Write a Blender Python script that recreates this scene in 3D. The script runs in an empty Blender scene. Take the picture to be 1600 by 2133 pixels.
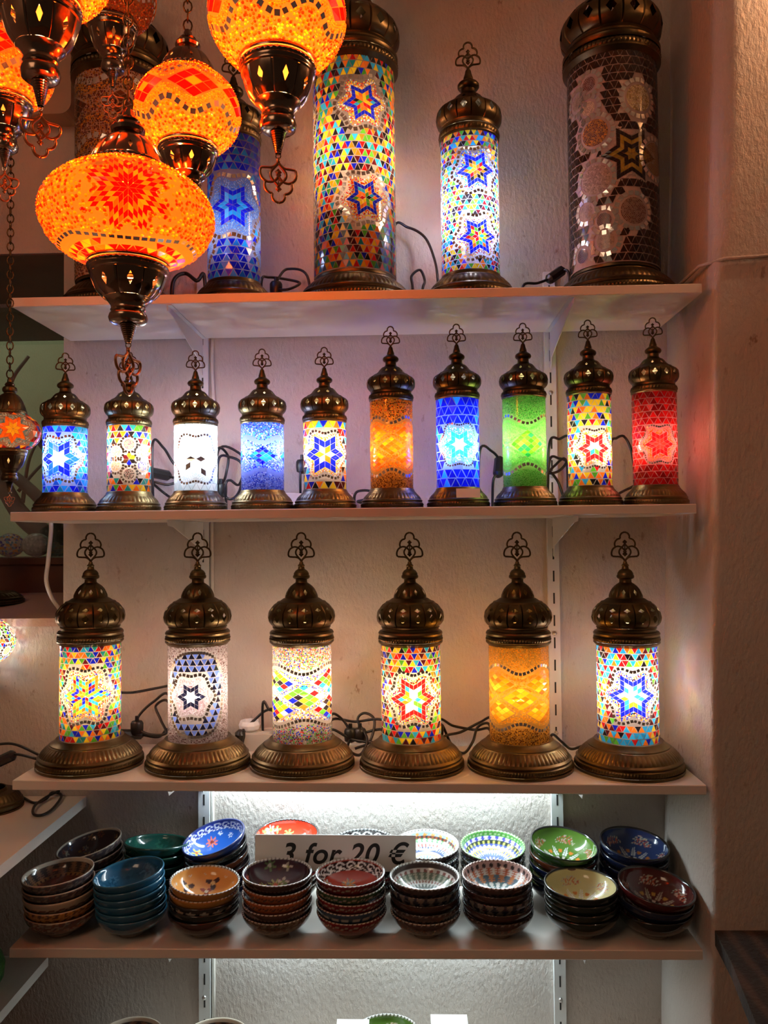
import bpy, math, random
from math import sin, cos, pi, sqrt, atan2, hypot
from mathutils import Vector, Matrix

# ------------------------------------------------------------------ camera, world, lights, exposure
sc = bpy.context.scene
col = sc.collection
CAM = Vector((0.69365, -1.417, 1.45))
YAW, PITCH, ROLL = -0.02933421, 0.02981037, -0.0097364
fw = Vector((sin(YAW)*cos(PITCH), cos(YAW)*cos(PITCH), sin(PITCH)))
rt = Vector((cos(YAW), -sin(YAW), 0)); up = rt.cross(fw)
r2 = rt*cos(ROLL)+up*sin(ROLL); u2 = -rt*sin(ROLL)+up*cos(ROLL)
cd = bpy.data.cameras.new('camera'); cam = bpy.data.objects.new('camera', cd); col.objects.link(cam)
cam.matrix_world = Matrix(((r2.x, u2.x, -fw.x, CAM.x), (r2.y, u2.y, -fw.y, CAM.y), (r2.z, u2.z, -fw.z, CAM.z), (0, 0, 0, 1)))
cd.sensor_fit = 'HORIZONTAL'; cd.sensor_width = 36; cd.lens = 36*1700/1600; cd.clip_start = 0.01
sc.camera = cam
sc.view_settings.view_transform = 'Standard'; sc.view_settings.look = 'None'
sc.view_settings.gamma = 1; sc.view_settings.use_curve_mapping = False
sc.view_settings.exposure = 0.0
wd = bpy.data.worlds.new('world'); sc.world = wd; wd.use_nodes = True
wd.node_tree.nodes['Background'].inputs[0].default_value = (1.0, .64, .44, 1)
wd.node_tree.nodes['Background'].inputs[1].default_value = 0.05

def light(name, kind, loc, energy, color, size=.1, rot=None, sy=None, parent=None):
    l = bpy.data.lights.new(name, kind); l.energy = energy; l.color = color
    if kind == 'AREA':
        l.size = size
        if sy: l.shape = 'RECTANGLE'; l.size_y = sy
    else: l.shadow_soft_size = size
    o = bpy.data.objects.new(name, l); col.objects.link(o); o.location = loc
    if rot: o.rotation_euler = rot
    if parent: o.parent = parent
    return o
# warm fill light added for the room's ambience, behind and to the left of the photographer, and daylight outside the window
light('room_fill_light', 'AREA', (-.55, -2.3, 2.75), 10, (1, .66, .43), 1.0, (math.radians(38), 0, math.radians(-22)))
light('outdoor_daylight', 'AREA', (-1.3, 1.1, 2.9), 15, (.92, .98, .78), 1.2, (math.radians(14), 0, 0))
BULB = 1.3          # scale of every mosaic lamp bulb

# ------------------------------------------------------------------ helpers
class M:
    """collects vertices, faces, vertex colours and links them as one mesh object"""
    def __init__(s): s.v = []; s.f = []; s.c = []; s.m = []
    def add(s, vs, fs, c=(1, 1, 1, 0), mi=0):
        n = len(s.v); s.v += vs; s.c += [c]*len(vs)
        s.f += [tuple(i+n for i in f) for f in fs]; s.m += [mi]*len(fs)
    def box(s, x0, x1, y0, y1, z0, z1, mi=0, c=(1, 1, 1, 0)):
        s.add([(x0, y0, z0), (x1, y0, z0), (x1, y1, z0), (x0, y1, z0), (x0, y0, z1), (x1, y0, z1), (x1, y1, z1), (x0, y1, z1)],
              [(0, 3, 2, 1), (4, 5, 6, 7), (0, 1, 5, 4), (1, 2, 6, 5), (2, 3, 7, 6), (3, 0, 4, 7)], c, mi)
    def lathe(s, prof, n=48, mod=None, mi=0, c=(1, 1, 1, 0), cx=0, cy=0, cap0=False, cap1=False):
        vs = []; fs = []
        for k, (r, z) in enumerate(prof):
            for i in range(n):
                a = 2*pi*i/n; rr = r*(mod(k, a, z) if mod else 1)
                vs.append((cx+rr*sin(a), cy-rr*cos(a), z))
        for k in range(len(prof)-1):
            for i in range(n):
                j = (i+1) % n; fs.append((k*n+i, k*n+j, (k+1)*n+j, (k+1)*n+i))
        if cap0: fs.append(tuple(range(n))[::-1])
        if cap1: fs.append(tuple((len(prof)-1)*n+i for i in range(n)))
        s.add(vs, fs, c, mi)
    def tube(s, pts, r, n=6, closed=False, mi=0, c=(1, 1, 1, 0), flat=None):
        P = [Vector(p) for p in pts]; N = len(P); vs = []; fs = []
        nrm = None
        for i in range(N):
            if closed: t = P[(i+1) % N]-P[i-1]
            else: t = P[min(i+1, N-1)]-P[max(i-1, 0)]
            if t.length < 1e-9: t = Vector((0, 0, 1))
            t.normalize()
            if nrm is None:
                a = Vector((0, 1, 0)) if abs(t.y) < .9 else Vector((1, 0, 0))
                nrm = (a-t*a.dot(t)).normalized()
            else:
                nn = nrm-t*nrm.dot(t); nrm = nn.normalized() if nn.length > 1e-6 else nrm
            b = t.cross(nrm); rr = r[i] if isinstance(r, (list, tuple)) else r
            for k in range(n):
                a = 2*pi*k/n; fy = flat if flat else 1
                vs.append(tuple(P[i]+nrm*(cos(a)*rr*fy)+b*(sin(a)*rr)))
        L = N if closed else N-1
        for i in range(L):
            j = (i+1) % N
            for k in range(n):
                k2 = (k+1) % n; fs.append((i*n+k, i*n+k2, j*n+k2, j*n+k))
        if not closed: fs.append(tuple(range(n))[::-1]); fs.append(tuple((N-1)*n+k for k in range(n)))
        s.add(vs, fs, c, mi)
    def ball(s, c0, r, n=10, sz=1, mi=0, c=(1, 1, 1, 0)):
        pr = [(max(1e-5, r*sin(pi*k/(n//2+1))), c0[2]-r*sz*cos(pi*k/(n//2+1))) for k in range(n//2+2)]
        s.lathe(pr, n, None, mi, c, c0[0], c0[1])
    def mesh(s, name, mats, smooth=False, angle=None):
        me = bpy.data.meshes.new(name); me.from_pydata(s.v, [], s.f)
        ca = me.color_attributes.new('Col', 'FLOAT_COLOR', 'POINT')
        ca.data.foreach_set('color', [x for c in s.c for x in c])
        for m in (mats if isinstance(mats, (list, tuple)) else [mats]): me.materials.append(m)
        me.polygons.foreach_set('material_index', s.m)
        if smooth: me.polygons.foreach_set('use_smooth', [True]*len(s.f))
        me.update()
        if angle is not None:
            me.set_sharp_from_angle(angle=math.radians(angle))
        return me
    def build(s, name, mats, parent=None, loc=None, smooth=False, angle=None, rz=0):
        return link(name, s.mesh(name, mats, smooth, angle), parent, loc, rz)
def link(name, me, parent=None, loc=None, rz=0):
    o = bpy.data.objects.new(name, me); col.objects.link(o)
    if loc: o.location = loc
    o.rotation_euler.z = rz
    if parent: o.parent = parent
    return o
def tag(o, label=None, cat=None, group=None, kind=None):
    if label: o['label'] = label
    if cat: o['category'] = cat
    if group: o['group'] = group
    if kind: o['kind'] = kind
    return o
def empty(name, loc, label, cat, group=None, rz=0):
    o = bpy.data.objects.new(name, None); col.objects.link(o); o.location = loc; o.rotation_euler.z = rz
    o.empty_display_size = .02
    return tag(o, label, cat, group)
def catmull(pts, n=8):
    P = [Vector(p) for p in pts]; P = [P[0]*2-P[1]]+P+[P[-1]*2-P[-2]]; out = []
    for i in range(1, len(P)-2):
        for k in range(n):
            t = k/n
            out.append(.5*((2*P[i])+(P[i+1]-P[i-1])*t+(2*P[i-1]-5*P[i]+4*P[i+1]-P[i+2])*t*t+(-P[i-1]+3*P[i]-3*P[i+1]+P[i+2])*t**3))
    out.append(P[-2]); return [tuple(p) for p in out]

# ------------------------------------------------------------------ materials
def mat(name):
    m = bpy.data.materials.new(name); m.use_nodes = True; nt = m.node_tree; nt.nodes.clear()
    out = nt.nodes.new('ShaderNodeOutputMaterial'); return m, nt, out
def N(nt, t, **kw):
    n = nt.nodes.new('ShaderNode'+t)
    for k, v in kw.items():
        if k.startswith('i_'):
            key = k[2:]; n.inputs[int(key) if key.isdigit() else key.replace('_', ' ')].default_value = v
        else: setattr(n, k, v)
    return n
def principled(name, color, rough=.5, metal=0, bump=None, bscale=50, bstr=.2, var=0, vscale=6, c2=None, spec=.5, bdist=.002, coat=0):
    m, nt, out = mat(name); L = nt.links
    p = N(nt, 'BsdfPrincipled'); L.new(p.outputs[0], out.inputs[0])
    p.inputs['Base Color'].default_value = (*color, 1); p.inputs['Roughness'].default_value = rough
    p.inputs['Metallic'].default_value = metal; p.inputs['Specular IOR Level'].default_value = spec
    p.inputs['Coat Weight'].default_value = coat
    tc = N(nt, 'TexCoord')
    if c2:
        nz = N(nt, 'TexNoise'); nz.inputs['Scale'].default_value = vscale; nz.inputs['Detail'].default_value = 5
        L.new(tc.outputs['Object'], nz.inputs['Vector'])
        cr = N(nt, 'ValToRGB'); cr.color_ramp.elements[0].position = .35; cr.color_ramp.elements[1].position = .65
        cr.color_ramp.elements[0].color = (*color, 1); cr.color_ramp.elements[1].color = (*c2, 1)
        L.new(nz.outputs[0], cr.inputs[0]); L.new(cr.outputs[0], p.inputs['Base Color'])
    if bump:
        nz = N(nt, 'TexNoise'); nz.inputs['Scale'].default_value = bscale; nz.inputs['Detail'].default_value = 4
        L.new(tc.outputs['Object'], nz.inputs['Vector'])
        b = N(nt, 'Bump'); b.inputs['Strength'].default_value = bstr; b.inputs['Distance'].default_value = bdist
        L.new(nz.outputs[0], b.inputs['Height']); L.new(b.outputs[0], p.inputs['Normal'])
    return m
def plaster(name, base, stain, spots=True):
    m, nt, out = mat(name); L = nt.links
    p = N(nt, 'BsdfPrincipled'); L.new(p.outputs[0], out.inputs[0]); p.inputs['Roughness'].default_value = .85
    p.inputs['Specular IOR Level'].default_value = .2
    tc = N(nt, 'TexCoord')
    mp = N(nt, 'Mapping'); mp.inputs['Scale'].default_value = (1, 1, .55); L.new(tc.outputs['Object'], mp.inputs[0])
    n1 = N(nt, 'TexNoise'); n1.inputs['Scale'].default_value = 150; n1.inputs['Detail'].default_value = 5; n1.inputs['Roughness'].default_value = .6
    n2 = N(nt, 'TexNoise'); n2.inputs['Scale'].default_value = 3.2; n2.inputs['Detail'].default_value = 6
    n3 = N(nt, 'TexNoise'); n3.inputs['Scale'].default_value = 60; n3.inputs['Detail'].default_value = 3; n3.inputs['Roughness'].default_value = .7
    for n in (n1, n3): L.new(mp.outputs[0], n.inputs['Vector'])
    L.new(tc.outputs['Object'], n2.inputs['Vector'])
    cr = N(nt, 'ValToRGB'); e = cr.color_ramp.elements
    e[0].position = .3; e[0].color = (*base, 1); e[1].position = .72; e[1].color = (base[0]*.80, base[1]*.74, base[2]*.68, 1)
    L.new(n2.outputs[0], cr.inputs[0])
    sp = N(nt, 'ValToRGB'); sp.color_ramp.elements[0].position = .62; sp.color_ramp.elements[1].position = .70
    L.new(n3.outputs[0], sp.inputs[0])
    sw = N(nt, 'ValToRGB'); sw.color_ramp.elements[0].position = .48; sw.color_ramp.elements[1].position = .66
    L.new(n2.outputs[0], sw.inputs[0])
    mu = N(nt, 'Math', operation='MULTIPLY'); L.new(sp.outputs[0], mu.inputs[0]); L.new(sw.outputs[0], mu.inputs[1])
    mu2 = N(nt, 'Math', operation='MULTIPLY'); L.new(mu.outputs[0], mu2.inputs[0]); mu2.inputs[1].default_value = .75 if spots else 0
    mx = N(nt, 'Mix', data_type='RGBA'); L.new(mu2.outputs[0], mx.inputs[0]); L.new(cr.outputs[0], mx.inputs[6]); mx.inputs[7].default_value = (*stain, 1)
    L.new(mx.outputs[2], p.inputs['Base Color'])
    b = N(nt, 'Bump'); b.inputs['Strength'].default_value = .85; b.inputs['Distance'].default_value = .0036
    L.new(n1.outputs[0], b.inputs['Height']); L.new(b.outputs[0], p.inputs['Normal'])
    return m
M_wall = plaster('wall_plaster', (.60, .54, .49), (.22, .12, .07))
M_out = plaster('outdoor_render', (.34, .36, .24), (.12, .10, .06))
M_sill = principled('sill_stone', (.50, .33, .25), .8, bump=1, bscale=220, bstr=.5)
M_floor = principled('floor_tile', (.30, .22, .16), .6, c2=(.24, .17, .12))
M_ceil = principled('ceiling_paint', (.55, .5, .45), .9)
M_shelf = principled('white_laminate', (.78, .71, .63), .38, c2=(.75, .68, .60), vscale=3)
M_white = principled('white_painted_steel', (.68, .68, .66), .4)
M_wood = principled('dark_window_wood', (.085, .030, .014), .45, c2=(.13, .045, .02), vscale=9, bump=1, bscale=30, bstr=.15)
M_black = principled('black_plastic', (.012, .011, .011), .38)
M_slot = principled('slot_dark', (.02, .018, .016), .8)
M_whitep = principled('white_plastic', (.62, .57, .50), .42)
M_screw = principled('steel_screw', (.6, .58, .55), .3, metal=1)
M_card = principled('white_card', (.78, .76, .73), .6)
M_ink = principled('black_ink', (.01, .01, .01), .6)
M_beige = principled('beige_enamel', (.40, .27, .17), .5)
M_bark = principled('grey_bark', (.075, .060, .052), .9, c2=(.13, .10, .085), vscale=25, bump=1, bscale=40)
def metal(name, c1, c2, rough, vs=14):
    m, nt, out = mat(name); L = nt.links
    p = N(nt, 'BsdfPrincipled'); L.new(p.outputs[0], out.inputs[0]); p.inputs['Metallic'].default_value = 1
    tc = N(nt, 'TexCoord'); nz = N(nt, 'TexNoise'); nz.inputs['Scale'].default_value = vs; nz.inputs['Detail'].default_value = 6
    L.new(tc.outputs['Object'], nz.inputs['Vector'])
    cr = N(nt, 'ValToRGB'); cr.color_ramp.elements[0].position = .38; cr.color_ramp.elements[1].position = .64
    cr.color_ramp.elements[0].color = (*c1, 1); cr.color_ramp.elements[1].color = (*c2, 1)
    L.new(nz.outputs[0], cr.inputs[0]); L.new(cr.outputs[0], p.inputs['Base Color'])
    mr = N(nt, 'MapRange'); mr.inputs[3].default_value = rough-.07; mr.inputs[4].default_value = rough+.1
    L.new(nz.outputs[0], mr.inputs[0]); L.new(mr.outputs[0], p.inputs['Roughness'])
    return m
M_bronze = metal('antique_bronze', (.095, .064, .028), (.21, .150, .070), .36)
M_bronzeD = metal('dark_antique_bronze', (.062, .040, .020), (.145, .100, .048), .35)
M_copper = metal('polished_copper_nickel', (.20, .125, .085), (.34, .235, .165), .17)
M_filigree = metal('copper_filigree', (.30, .12, .055), (.45, .2, .1), .3)

def glass_mat(name, transp, diff=.13):
    """stained glass: colour from the tile's own attribute; alpha of the attribute marks mirror tiles"""
    m, nt, out = mat(name); L = nt.links
    at = N(nt, 'Attribute', attribute_name='Col')
    tl = N(nt, 'BsdfTranslucent'); tp = N(nt, 'BsdfTransparent'); df = N(nt, 'BsdfDiffuse')
    for n in (tl, tp, df): L.new(at.outputs['Color'], n.inputs[0])
    m1 = N(nt, 'MixShader'); m1.inputs[0].default_value = transp; L.new(tl.outputs[0], m1.inputs[1]); L.new(tp.outputs[0], m1.inputs[2])
    m2 = N(nt, 'MixShader'); m2.inputs[0].default_value = diff; L.new(m1.outputs[0], m2.inputs[1]); L.new(df.outputs[0], m2.inputs[2])
    gl = N(nt, 'BsdfGlossy'); gl.inputs['Roughness'].default_value = .12
    fr = N(nt, 'Fresnel'); fr.inputs[0].default_value = 1.5
    m3 = N(nt, 'MixShader'); L.new(fr.outputs[0], m3.inputs[0]); L.new(m2.outputs[0], m3.inputs[1]); L.new(gl.outputs[0], m3.inputs[2])
    mr = N(nt, 'BsdfGlossy'); mr.inputs[0].default_value = (.80, .78, .74, 1); mr.inputs['Roughness'].default_value = .16
    md = N(nt, 'BsdfDiffuse'); md.inputs[0].default_value = (.62, .60, .57, 1)
    mm = N(nt, 'MixShader'); mm.inputs[0].default_value = .22; L.new(mr.outputs[0], mm.inputs[1]); L.new(md.outputs[0], mm.inputs[2])
    m4 = N(nt, 'MixShader'); L.new(at.outputs['Alpha'], m4.inputs[0]); L.new(m3.outputs[0], m4.inputs[1]); L.new(mm.outputs[0], m4.inputs[2])
    L.new(m4.outputs[0], out.inputs[0]); return m
M_glass = glass_mat('stained_glass_tile', .42)
M_glassU = glass_mat('stained_glass_over_grout', .04, .72)
def grout_mat(name, see):
    m, nt, out = mat(name); L = nt.links
    at = N(nt, 'Attribute', attribute_name='Col'); tp = N(nt, 'BsdfTransparent'); L.new(at.outputs['Color'], tp.inputs[0])
    df = N(nt, 'BsdfDiffuse'); tl = N(nt, 'BsdfTranslucent'); L.new(at.outputs['Color'], df.inputs[0]); L.new(at.outputs['Color'], tl.inputs[0])
    m1 = N(nt, 'MixShader'); m1.inputs[0].default_value = .12; L.new(df.outputs[0], m1.inputs[1]); L.new(tl.outputs[0], m1.inputs[2])
    m2 = N(nt, 'MixShader'); m2.inputs[0].default_value = see; L.new(m1.outputs[0], m2.inputs[1]); L.new(tp.outputs[0], m2.inputs[2])
    L.new(m2.outputs[0], out.inputs[0]); return m
M_grout = grout_mat('grout_on_clear_glass', .62)
M_groutS = grout_mat('grout_solid', .0)
def attr_ceramic(name, rough=.12):
    m, nt, out = mat(name); L = nt.links
    at = N(nt, 'Attribute', attribute_name='Col'); p = N(nt, 'BsdfPrincipled')
    L.new(at.outputs['Color'], p.inputs['Base Color']); p.inputs['Roughness'].default_value = rough
    p.inputs['Coat Weight'].default_value = .5; p.inputs['Coat Roughness'].default_value = .05
    L.new(p.outputs[0], out.inputs[0]); return m
M_ceramic = attr_ceramic('painted_glazed_ceramic')
def emis(name, c, s):
    m, nt, out = mat(name); e = N(nt, 'Emission'); e.inputs[0].default_value = (*c, 1); e.inputs[1].default_value = s
    nt.links.new(e.outputs[0], out.inputs[0]); return m
M_led = emis('led_diffuser', (.80, .93, 1), 14)
def pane_mat():
    m, nt, out = mat('window_glass'); L = nt.links
    t = N(nt, 'BsdfTransparent'); t.inputs[0].default_value = (.9, .93, .9, 1)
    g = N(nt, 'BsdfGlossy'); g.inputs['Roughness'].default_value = .0
    f = N(nt, 'Fresnel'); f.inputs[0].default_value = 1.6
    a = N(nt, 'Math', operation='ADD'); L.new(f.outputs[0], a.inputs[0]); a.inputs[1].default_value = .06
    x = N(nt, 'MixShader'); L.new(a.outputs[0], x.inputs[0]); L.new(t.outputs[0], x.inputs[1]); L.new(g.outputs[0], x.inputs[2])
    L.new(x.outputs[0], out.inputs[0]); return m
M_pane = pane_mat()
def kilim():
    m, nt, out = mat('kilim_weave'); L = nt.links
    p = N(nt, 'BsdfPrincipled'); p.inputs['Roughness'].default_value = .95; L.new(p.outputs[0], out.inputs[0])
    tc = N(nt, 'TexCoord'); w = N(nt, 'TexWave'); w.inputs['Scale'].default_value = 9; w.inputs['Distortion'].default_value = 1.5
    w.bands_direction = 'X'; L.new(tc.outputs['Object'], w.inputs['Vector'])
    cr = N(nt, 'ValToRGB'); e = cr.color_ramp.elements
    e[0].color = (.022, .015, .010, 1); e[1].color = (.06, .03, .018, 1); e[0].position = .3; e[1].position = .95
    x = e.new(.6); x.color = (.035, .02, .012, 1)
    L.new(w.outputs[0], cr.inputs[0]); L.new(cr.outputs[0], p.inputs['Base Color'])
    b = N(nt, 'Bump'); b.inputs['Strength'].default_value = .6; b.inputs['Distance'].default_value = .004
    nz = N(nt, 'TexNoise'); nz.inputs['Scale'].default_value = 160; L.new(tc.outputs['Object'], nz.inputs['Vector'])
    L.new(nz.outputs[0], b.inputs['Height']); L.new(b.outputs[0], p.inputs['Normal']); return m
M_kilim = kilim()

# ------------------------------------------------------------------ the room
def struct(name, m, mt, **k): return tag(m.build(name, mt, **k), kind='structure')
WY = .265                                   # plane of the shelf wall
w = M()
w.box(-.025, 1.62, WY, WY+.75, 0, 3.0)                                # wall behind the shelves
w.box(-.9, -.025, WY, WY+.75, 0, 1.2846)                              # parapet under the window niche
w.box(-.9, -.025, WY, WY+.75, 2.054, 3.0)                             # wall over the niche
struct('wall_back', w, M_wall)
w = M(); w.box(-1.1, -.9, -3.2, WY+.75, 0, 3.0); struct('wall_left', w, M_wall)
def wall_x(z): return 1.174+.0280*z                                   # the plaster cheek leans a little
w = M()
zs = [3.0*k/24 for k in range(25)]; rows = []
for z in zs:
    X = wall_x(z)+.002*sin(z*9)
    rd = .010 + (.03 if z > 1.95 else 0)
    line = [(X+.006, WY+.01, z), (X, .20, z)]
    for k in range(7):
        a = pi/2*k/6; line.append((X+rd-rd*cos(a), -.012+rd-rd*sin(a), z))
    line.append((2.6, -.012, z)); rows.append(line)
n = len(rows[0]); vs = [p for l in rows for p in l]
fs = [(k*n+i, k*n+i+1, (k+1)*n+i+1, (k+1)*n+i) for k in range(24) for i in range(n-1)]
w.add(vs, fs); w.box(1.32, 2.6, .06, .3, 0, 3.0); struct('wall_right', w, M_wall, smooth=True, angle=40)
w = M(); w.box(-1.1, 2.6, -3.2, 1.0, -.05, 0); struct('floor', w, M_floor)
w = M(); w.box(-1.1, 2.6, -3.2, 1.0, 3.0, 3.05); struct('ceiling', w, M_ceil)
# sill, wooden lintel, window
w = M(); w.add([(-.9, WY-.004, 1.270), (-.0255, WY-.004, 1.270), (-.0255, .66, 1.270), (-.9, .66, 1.270),
                (-.9, WY-.004, 1.2866), (-.0255, WY-.004, 1.2866), (-.0255, .66, 1.318), (-.9, .66, 1.318)],
               [(0, 3, 2, 1), (4, 5, 6, 7), (0, 1, 5, 4), (1, 2, 6, 5), (2, 3, 7, 6), (3, 0, 4, 7)])
struct('trim_1', w, M_sill)
w = M(); w.box(-.9, -.0255, WY+.004, .62, 2.052, 2.11); struct('trim_2', w, M_wood)
win = empty('window_1', (-.46, .63, 1.31), None, None); win['kind'] = 'structure'
f = M(); f.box(-.44, .4345, 0, .07, 0, .088); f.box(-.44, .4345, -.012, .07, .078, .094); f.build('bottom_rail', M_wood, win)
f = M(); f.box(-.44, .4345, 0, .07, .762, .80); f.box(-.44, .4345, -.01, .07, .757, .768); f.build('top_rail', M_wood, win)
f = M(); f.box(-.44, -.38, 0, .07, .09, .76); f.build('stile', M_wood, win)
f = M(); f.box(-.38, .4345, .03, .034, .09, .762); f.build('glass_pane', M_pane, win)
# plastered yard wall outside
w = M(); w.box(-4.5, 1.5, 2.3, 2.4, 0, 4); struct('wall_outside', w, M_out)

# bare tree outside the window
tr = empty('bare_tree', (-.62, 1.4, 0), 'bare grey tree seen through the window behind the left lamps', 'tree')
def branch(nm, pts, r0, r1):
    m = M(); P = catmull([(x+.62, y-1.4, z) for x, y, z in pts], 6)
    m.tube(P, [r0+(r1-r0)*i/(len(P)-1) for i in range(len(P))], 8); m.build(nm, M_bark, tr, smooth=True)
branch('trunk', [(-.50, 1.42, 0.0), (-.50, 1.41, .9), (-.49, 1.40, 1.33), (-.56, 1.40, 1.45), (-.67, 1.40, 1.55), (-.78, 1.40, 1.75)], .05, .028)
branch('branch', [(-.50, 1.41, 1.35), (-.53, 1.38, 1.52), (-.66, 1.38, 1.66), (-.80, 1.38, 1.74)], .026, .018)
branch('branch', [(-.47, 1.42, 1.62), (-.56, 1.42, 1.74), (-.63, 1.42, 1.82), (-.76, 1.42, 1.90)], .02, .008)
branch('twig', [(-.60, 1.41, 1.80), (-.66, 1.4, 1.86), (-.702, 1.4, 1.95), (-.69, 1.4, 2.02), (-.635, 1.4, 2.096)], .010, .006)
branch('twig', [(-.655, 1.4, 1.58), (-.635, 1.4, 1.72), (-.60, 1.4, 1.80)], .008, .004)
branch('twig', [(-.67, 1.4, 1.62), (-.60, 1.4, 1.70), (-.52, 1.4, 1.76)], .007, .004)

# ------------------------------------------------------------------ shelves, rails, brackets
def shelf(label, x0, x1, zl, zr, t=.0165, y0=0, y1=.2527):
    m = M(); b = .0012
    def ring(y, i): return
    m.add([(x0, y0+b, zl-t), (x1, y0+b, zr-t), (x1, y1, zr-t), (x0, y1, zl-t), (x0, y0+b, zl), (x1, y0+b, zr), (x1, y1, zr), (x0, y1, zl),
           (x0, y0, zl-t+b), (x1, y0, zr-t+b), (x0, y0, zl-b), (x1, y0, zr-b)],
          [(0, 3, 2, 1), (4, 5, 6, 7), (2, 3, 7, 6), (0, 1, 9, 8), (8, 9, 11, 10), (10, 11, 5, 4), (3, 0, 8, 10, 4, 7), (1, 2, 6, 5, 11, 9)])
    o = m.build('wall_shelf', M_shelf); return tag(o, label, 'shelf', 'white shelf boards in the alcove')
shelf('topmost white shelf board carrying the five tall mosaic lamps', -.0055, 1.2065, 1.8800, 1.8825)
shelf('white shelf board carrying the ten small mosaic lamps', -.0065, 1.189, 1.4990, 1.5006)
shelf('white shelf board carrying the six wide-based mosaic lamps', -.001, 1.196, 1.0305, 1.0212)
shelf('white shelf board carrying the stacked painted bowls', -.005, 1.1845, .7420, .7445)
shelf('lowest white shelf board under the bottom row of bowls', -.005, 1.184, .4300, .4300)
def zt(k, x): return {1: 1.88+.0025*x/1.2, 2: 1.499+.0016*x/1.19, 3: 1.0305-.0093*x/1.2, 4: .742+.0025*x/1.19, 5: .43}[k]

for X, lb in ((.2713, 'left white slotted shelf upright screwed to the wall'), (.9882, 'right white slotted shelf upright screwed to the wall')):
    r = empty('shelf_upright', (X, WY, .12), lb, 'shelf upright', 'slotted uprights')
    m = M(); m.box(-.0115, .0115, -.0118, -.0005, 0, 1.87)
    z = .02
    while z < 1.84: m.box(-.0016, .0016, -.0121, -.0117, z, z+.022, 1); z += .045
    m.build('channel', [M_white, M_slot], r)
    for z in (.93, 1.13, 1.45, 1.62, .40):
        s = M(); s.ball((0, -.0125, z), .0048, 10); s.build('screw', M_screw, r, smooth=True)
for k, zoff in ((1, 0), (2, 0), (3, 0), (4, 0), (5, 0)):
    for X, side in ((.2713, 'left'), (.9882, 'right')):
        zt_ = zt(k, X)-.0170; dx = .0085 if side == 'left' else -.0085
        m = M(); poly = [(.002, -.0002), (.2525, -.0002), (.2525, -.075), (.246, -.078), (.236, -.055), (.04, -.012), (.008, -.010)]
        vs = [(-.0008, y, z) for y, z in poly]+[(.0008, y, z) for y, z in poly]; q = len(poly)
        m.add(vs, [tuple(range(q)), tuple(range(2*q-1, q-1, -1))]+[(i, i+q, (i+1) % q+q, (i+1) % q) for i in range(q)])
        m.box(min(0, dx), max(0, dx), .003, .25, -.0012, 0)
        nm = {1: 'topmost', 2: 'second', 3: 'third', 4: 'fourth', 5: 'lowest'}[k]
        tag(m.build('shelf_bracket', M_white, loc=(X, 0, zt_)), f'{side} white steel bracket under the {nm} shelf', 'shelf bracket', 'shelf brackets')
# shelves on the left wall, seen at the lower left
for z, x1, lb in ((.921, .0249, 'upper white shelf board running along the left wall'), (.596, -.0535, 'lower white shelf board running along the left wall')):
    m = M(); m.box(-.895, x1, -.75, .262, z-.020, z); tag(m.build('side_shelf', M_shelf), lb, 'shelf', 'side shelf boards')
# white cable clipped beside the left upright
m = M(); m.tube(catmull([(.290, .2615, 1.866), (.2895, .2605, 1.80), (.293, .2585, 1.72), (.288, .2605, 1.62), (.287, .261, 1.51), (.2885, .261, 1.3), (.288, .261, 1.03), (.287, .261, .9), (.288, .261, .745), (.288, .261, .47)], 5), .0038, 8)
tag(m.build('cable', M_whitep, smooth=True), 'thick white cable running down the wall beside the left upright', 'cable')
m = M(); m.tube([(1.2, .2, 1.915), (1.213, .12, 1.921), (1.213, .03, 1.922), (1.24, -.017, 1.919), (1.30, -.017, 1.922), (1.34, -.017, 1.926), (1.42, -.0165, 1.928), (1.7, -.0165, 1.93)], .0032, 6)
tag(m.build('cable', M_wall, smooth=True), 'painted-over cable clipped across the right wall above shelf height', 'cable')
# LED battens
for k in (3, 4):
    z = zt(k, .6)-.0168
    r = empty('led_batten', (.63, .238, z), ('bright' if k == 3 else 'dimmer')+' cool white strip light hidden under the '+('third' if k == 3 else 'fourth')+' shelf', 'strip light')
    m = M(); m.box(-.335, .335, -.010, .010, -.010, -.0003); m.build('housing', M_whitep, r)
    m = M(); m.box(-.33, .33, -.008, .008, -.0125, -.0102); m.build('diffuser', M_led, r)
    light('strip_tube', 'AREA', (0, 0, -.0135), 3.2 if k == 3 else 1.5, (.70, .90, 1), .66, (0, 0, 0), .014, r)
# beige cabinet on the wall above the niche
m = M(); vs = []; q = []
for cxx, czz, a0 in ((-.012, 2.347, -90), (-.012, 2.70, 0), (-.50, 2.70, 90), (-.50, 2.347, 180)):
    for k in range(6):
        a = math.radians(a0+90*k/5); q.append((cxx+.024*cos(a), czz+.024*sin(a)))
nq = len(q)
vs = [(x, WY-.054, z) for x, z in q]+[(x, WY-.0005, z) for x, z in q]
m.add(vs, [tuple(range(nq))]+[(i, (i+1) % nq, (i+1) % nq+nq, i+nq) for i in range(nq)][::1]+[tuple(range(2*nq-1, nq-1, -1))])
r = empty('wall_cabinet', (0, 0, 0), 'beige metal cabinet on the wall at the upper left behind the hanging lamps', 'cabinet')
m.build('body', M_beige, r)
m = M(); m.tube([(-.03+x*.0, WY-.056, z) for x, z in ((0, 2.40), (0, 2.46))], .003, 6); m.build('handle', M_bronzeD, r)
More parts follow.
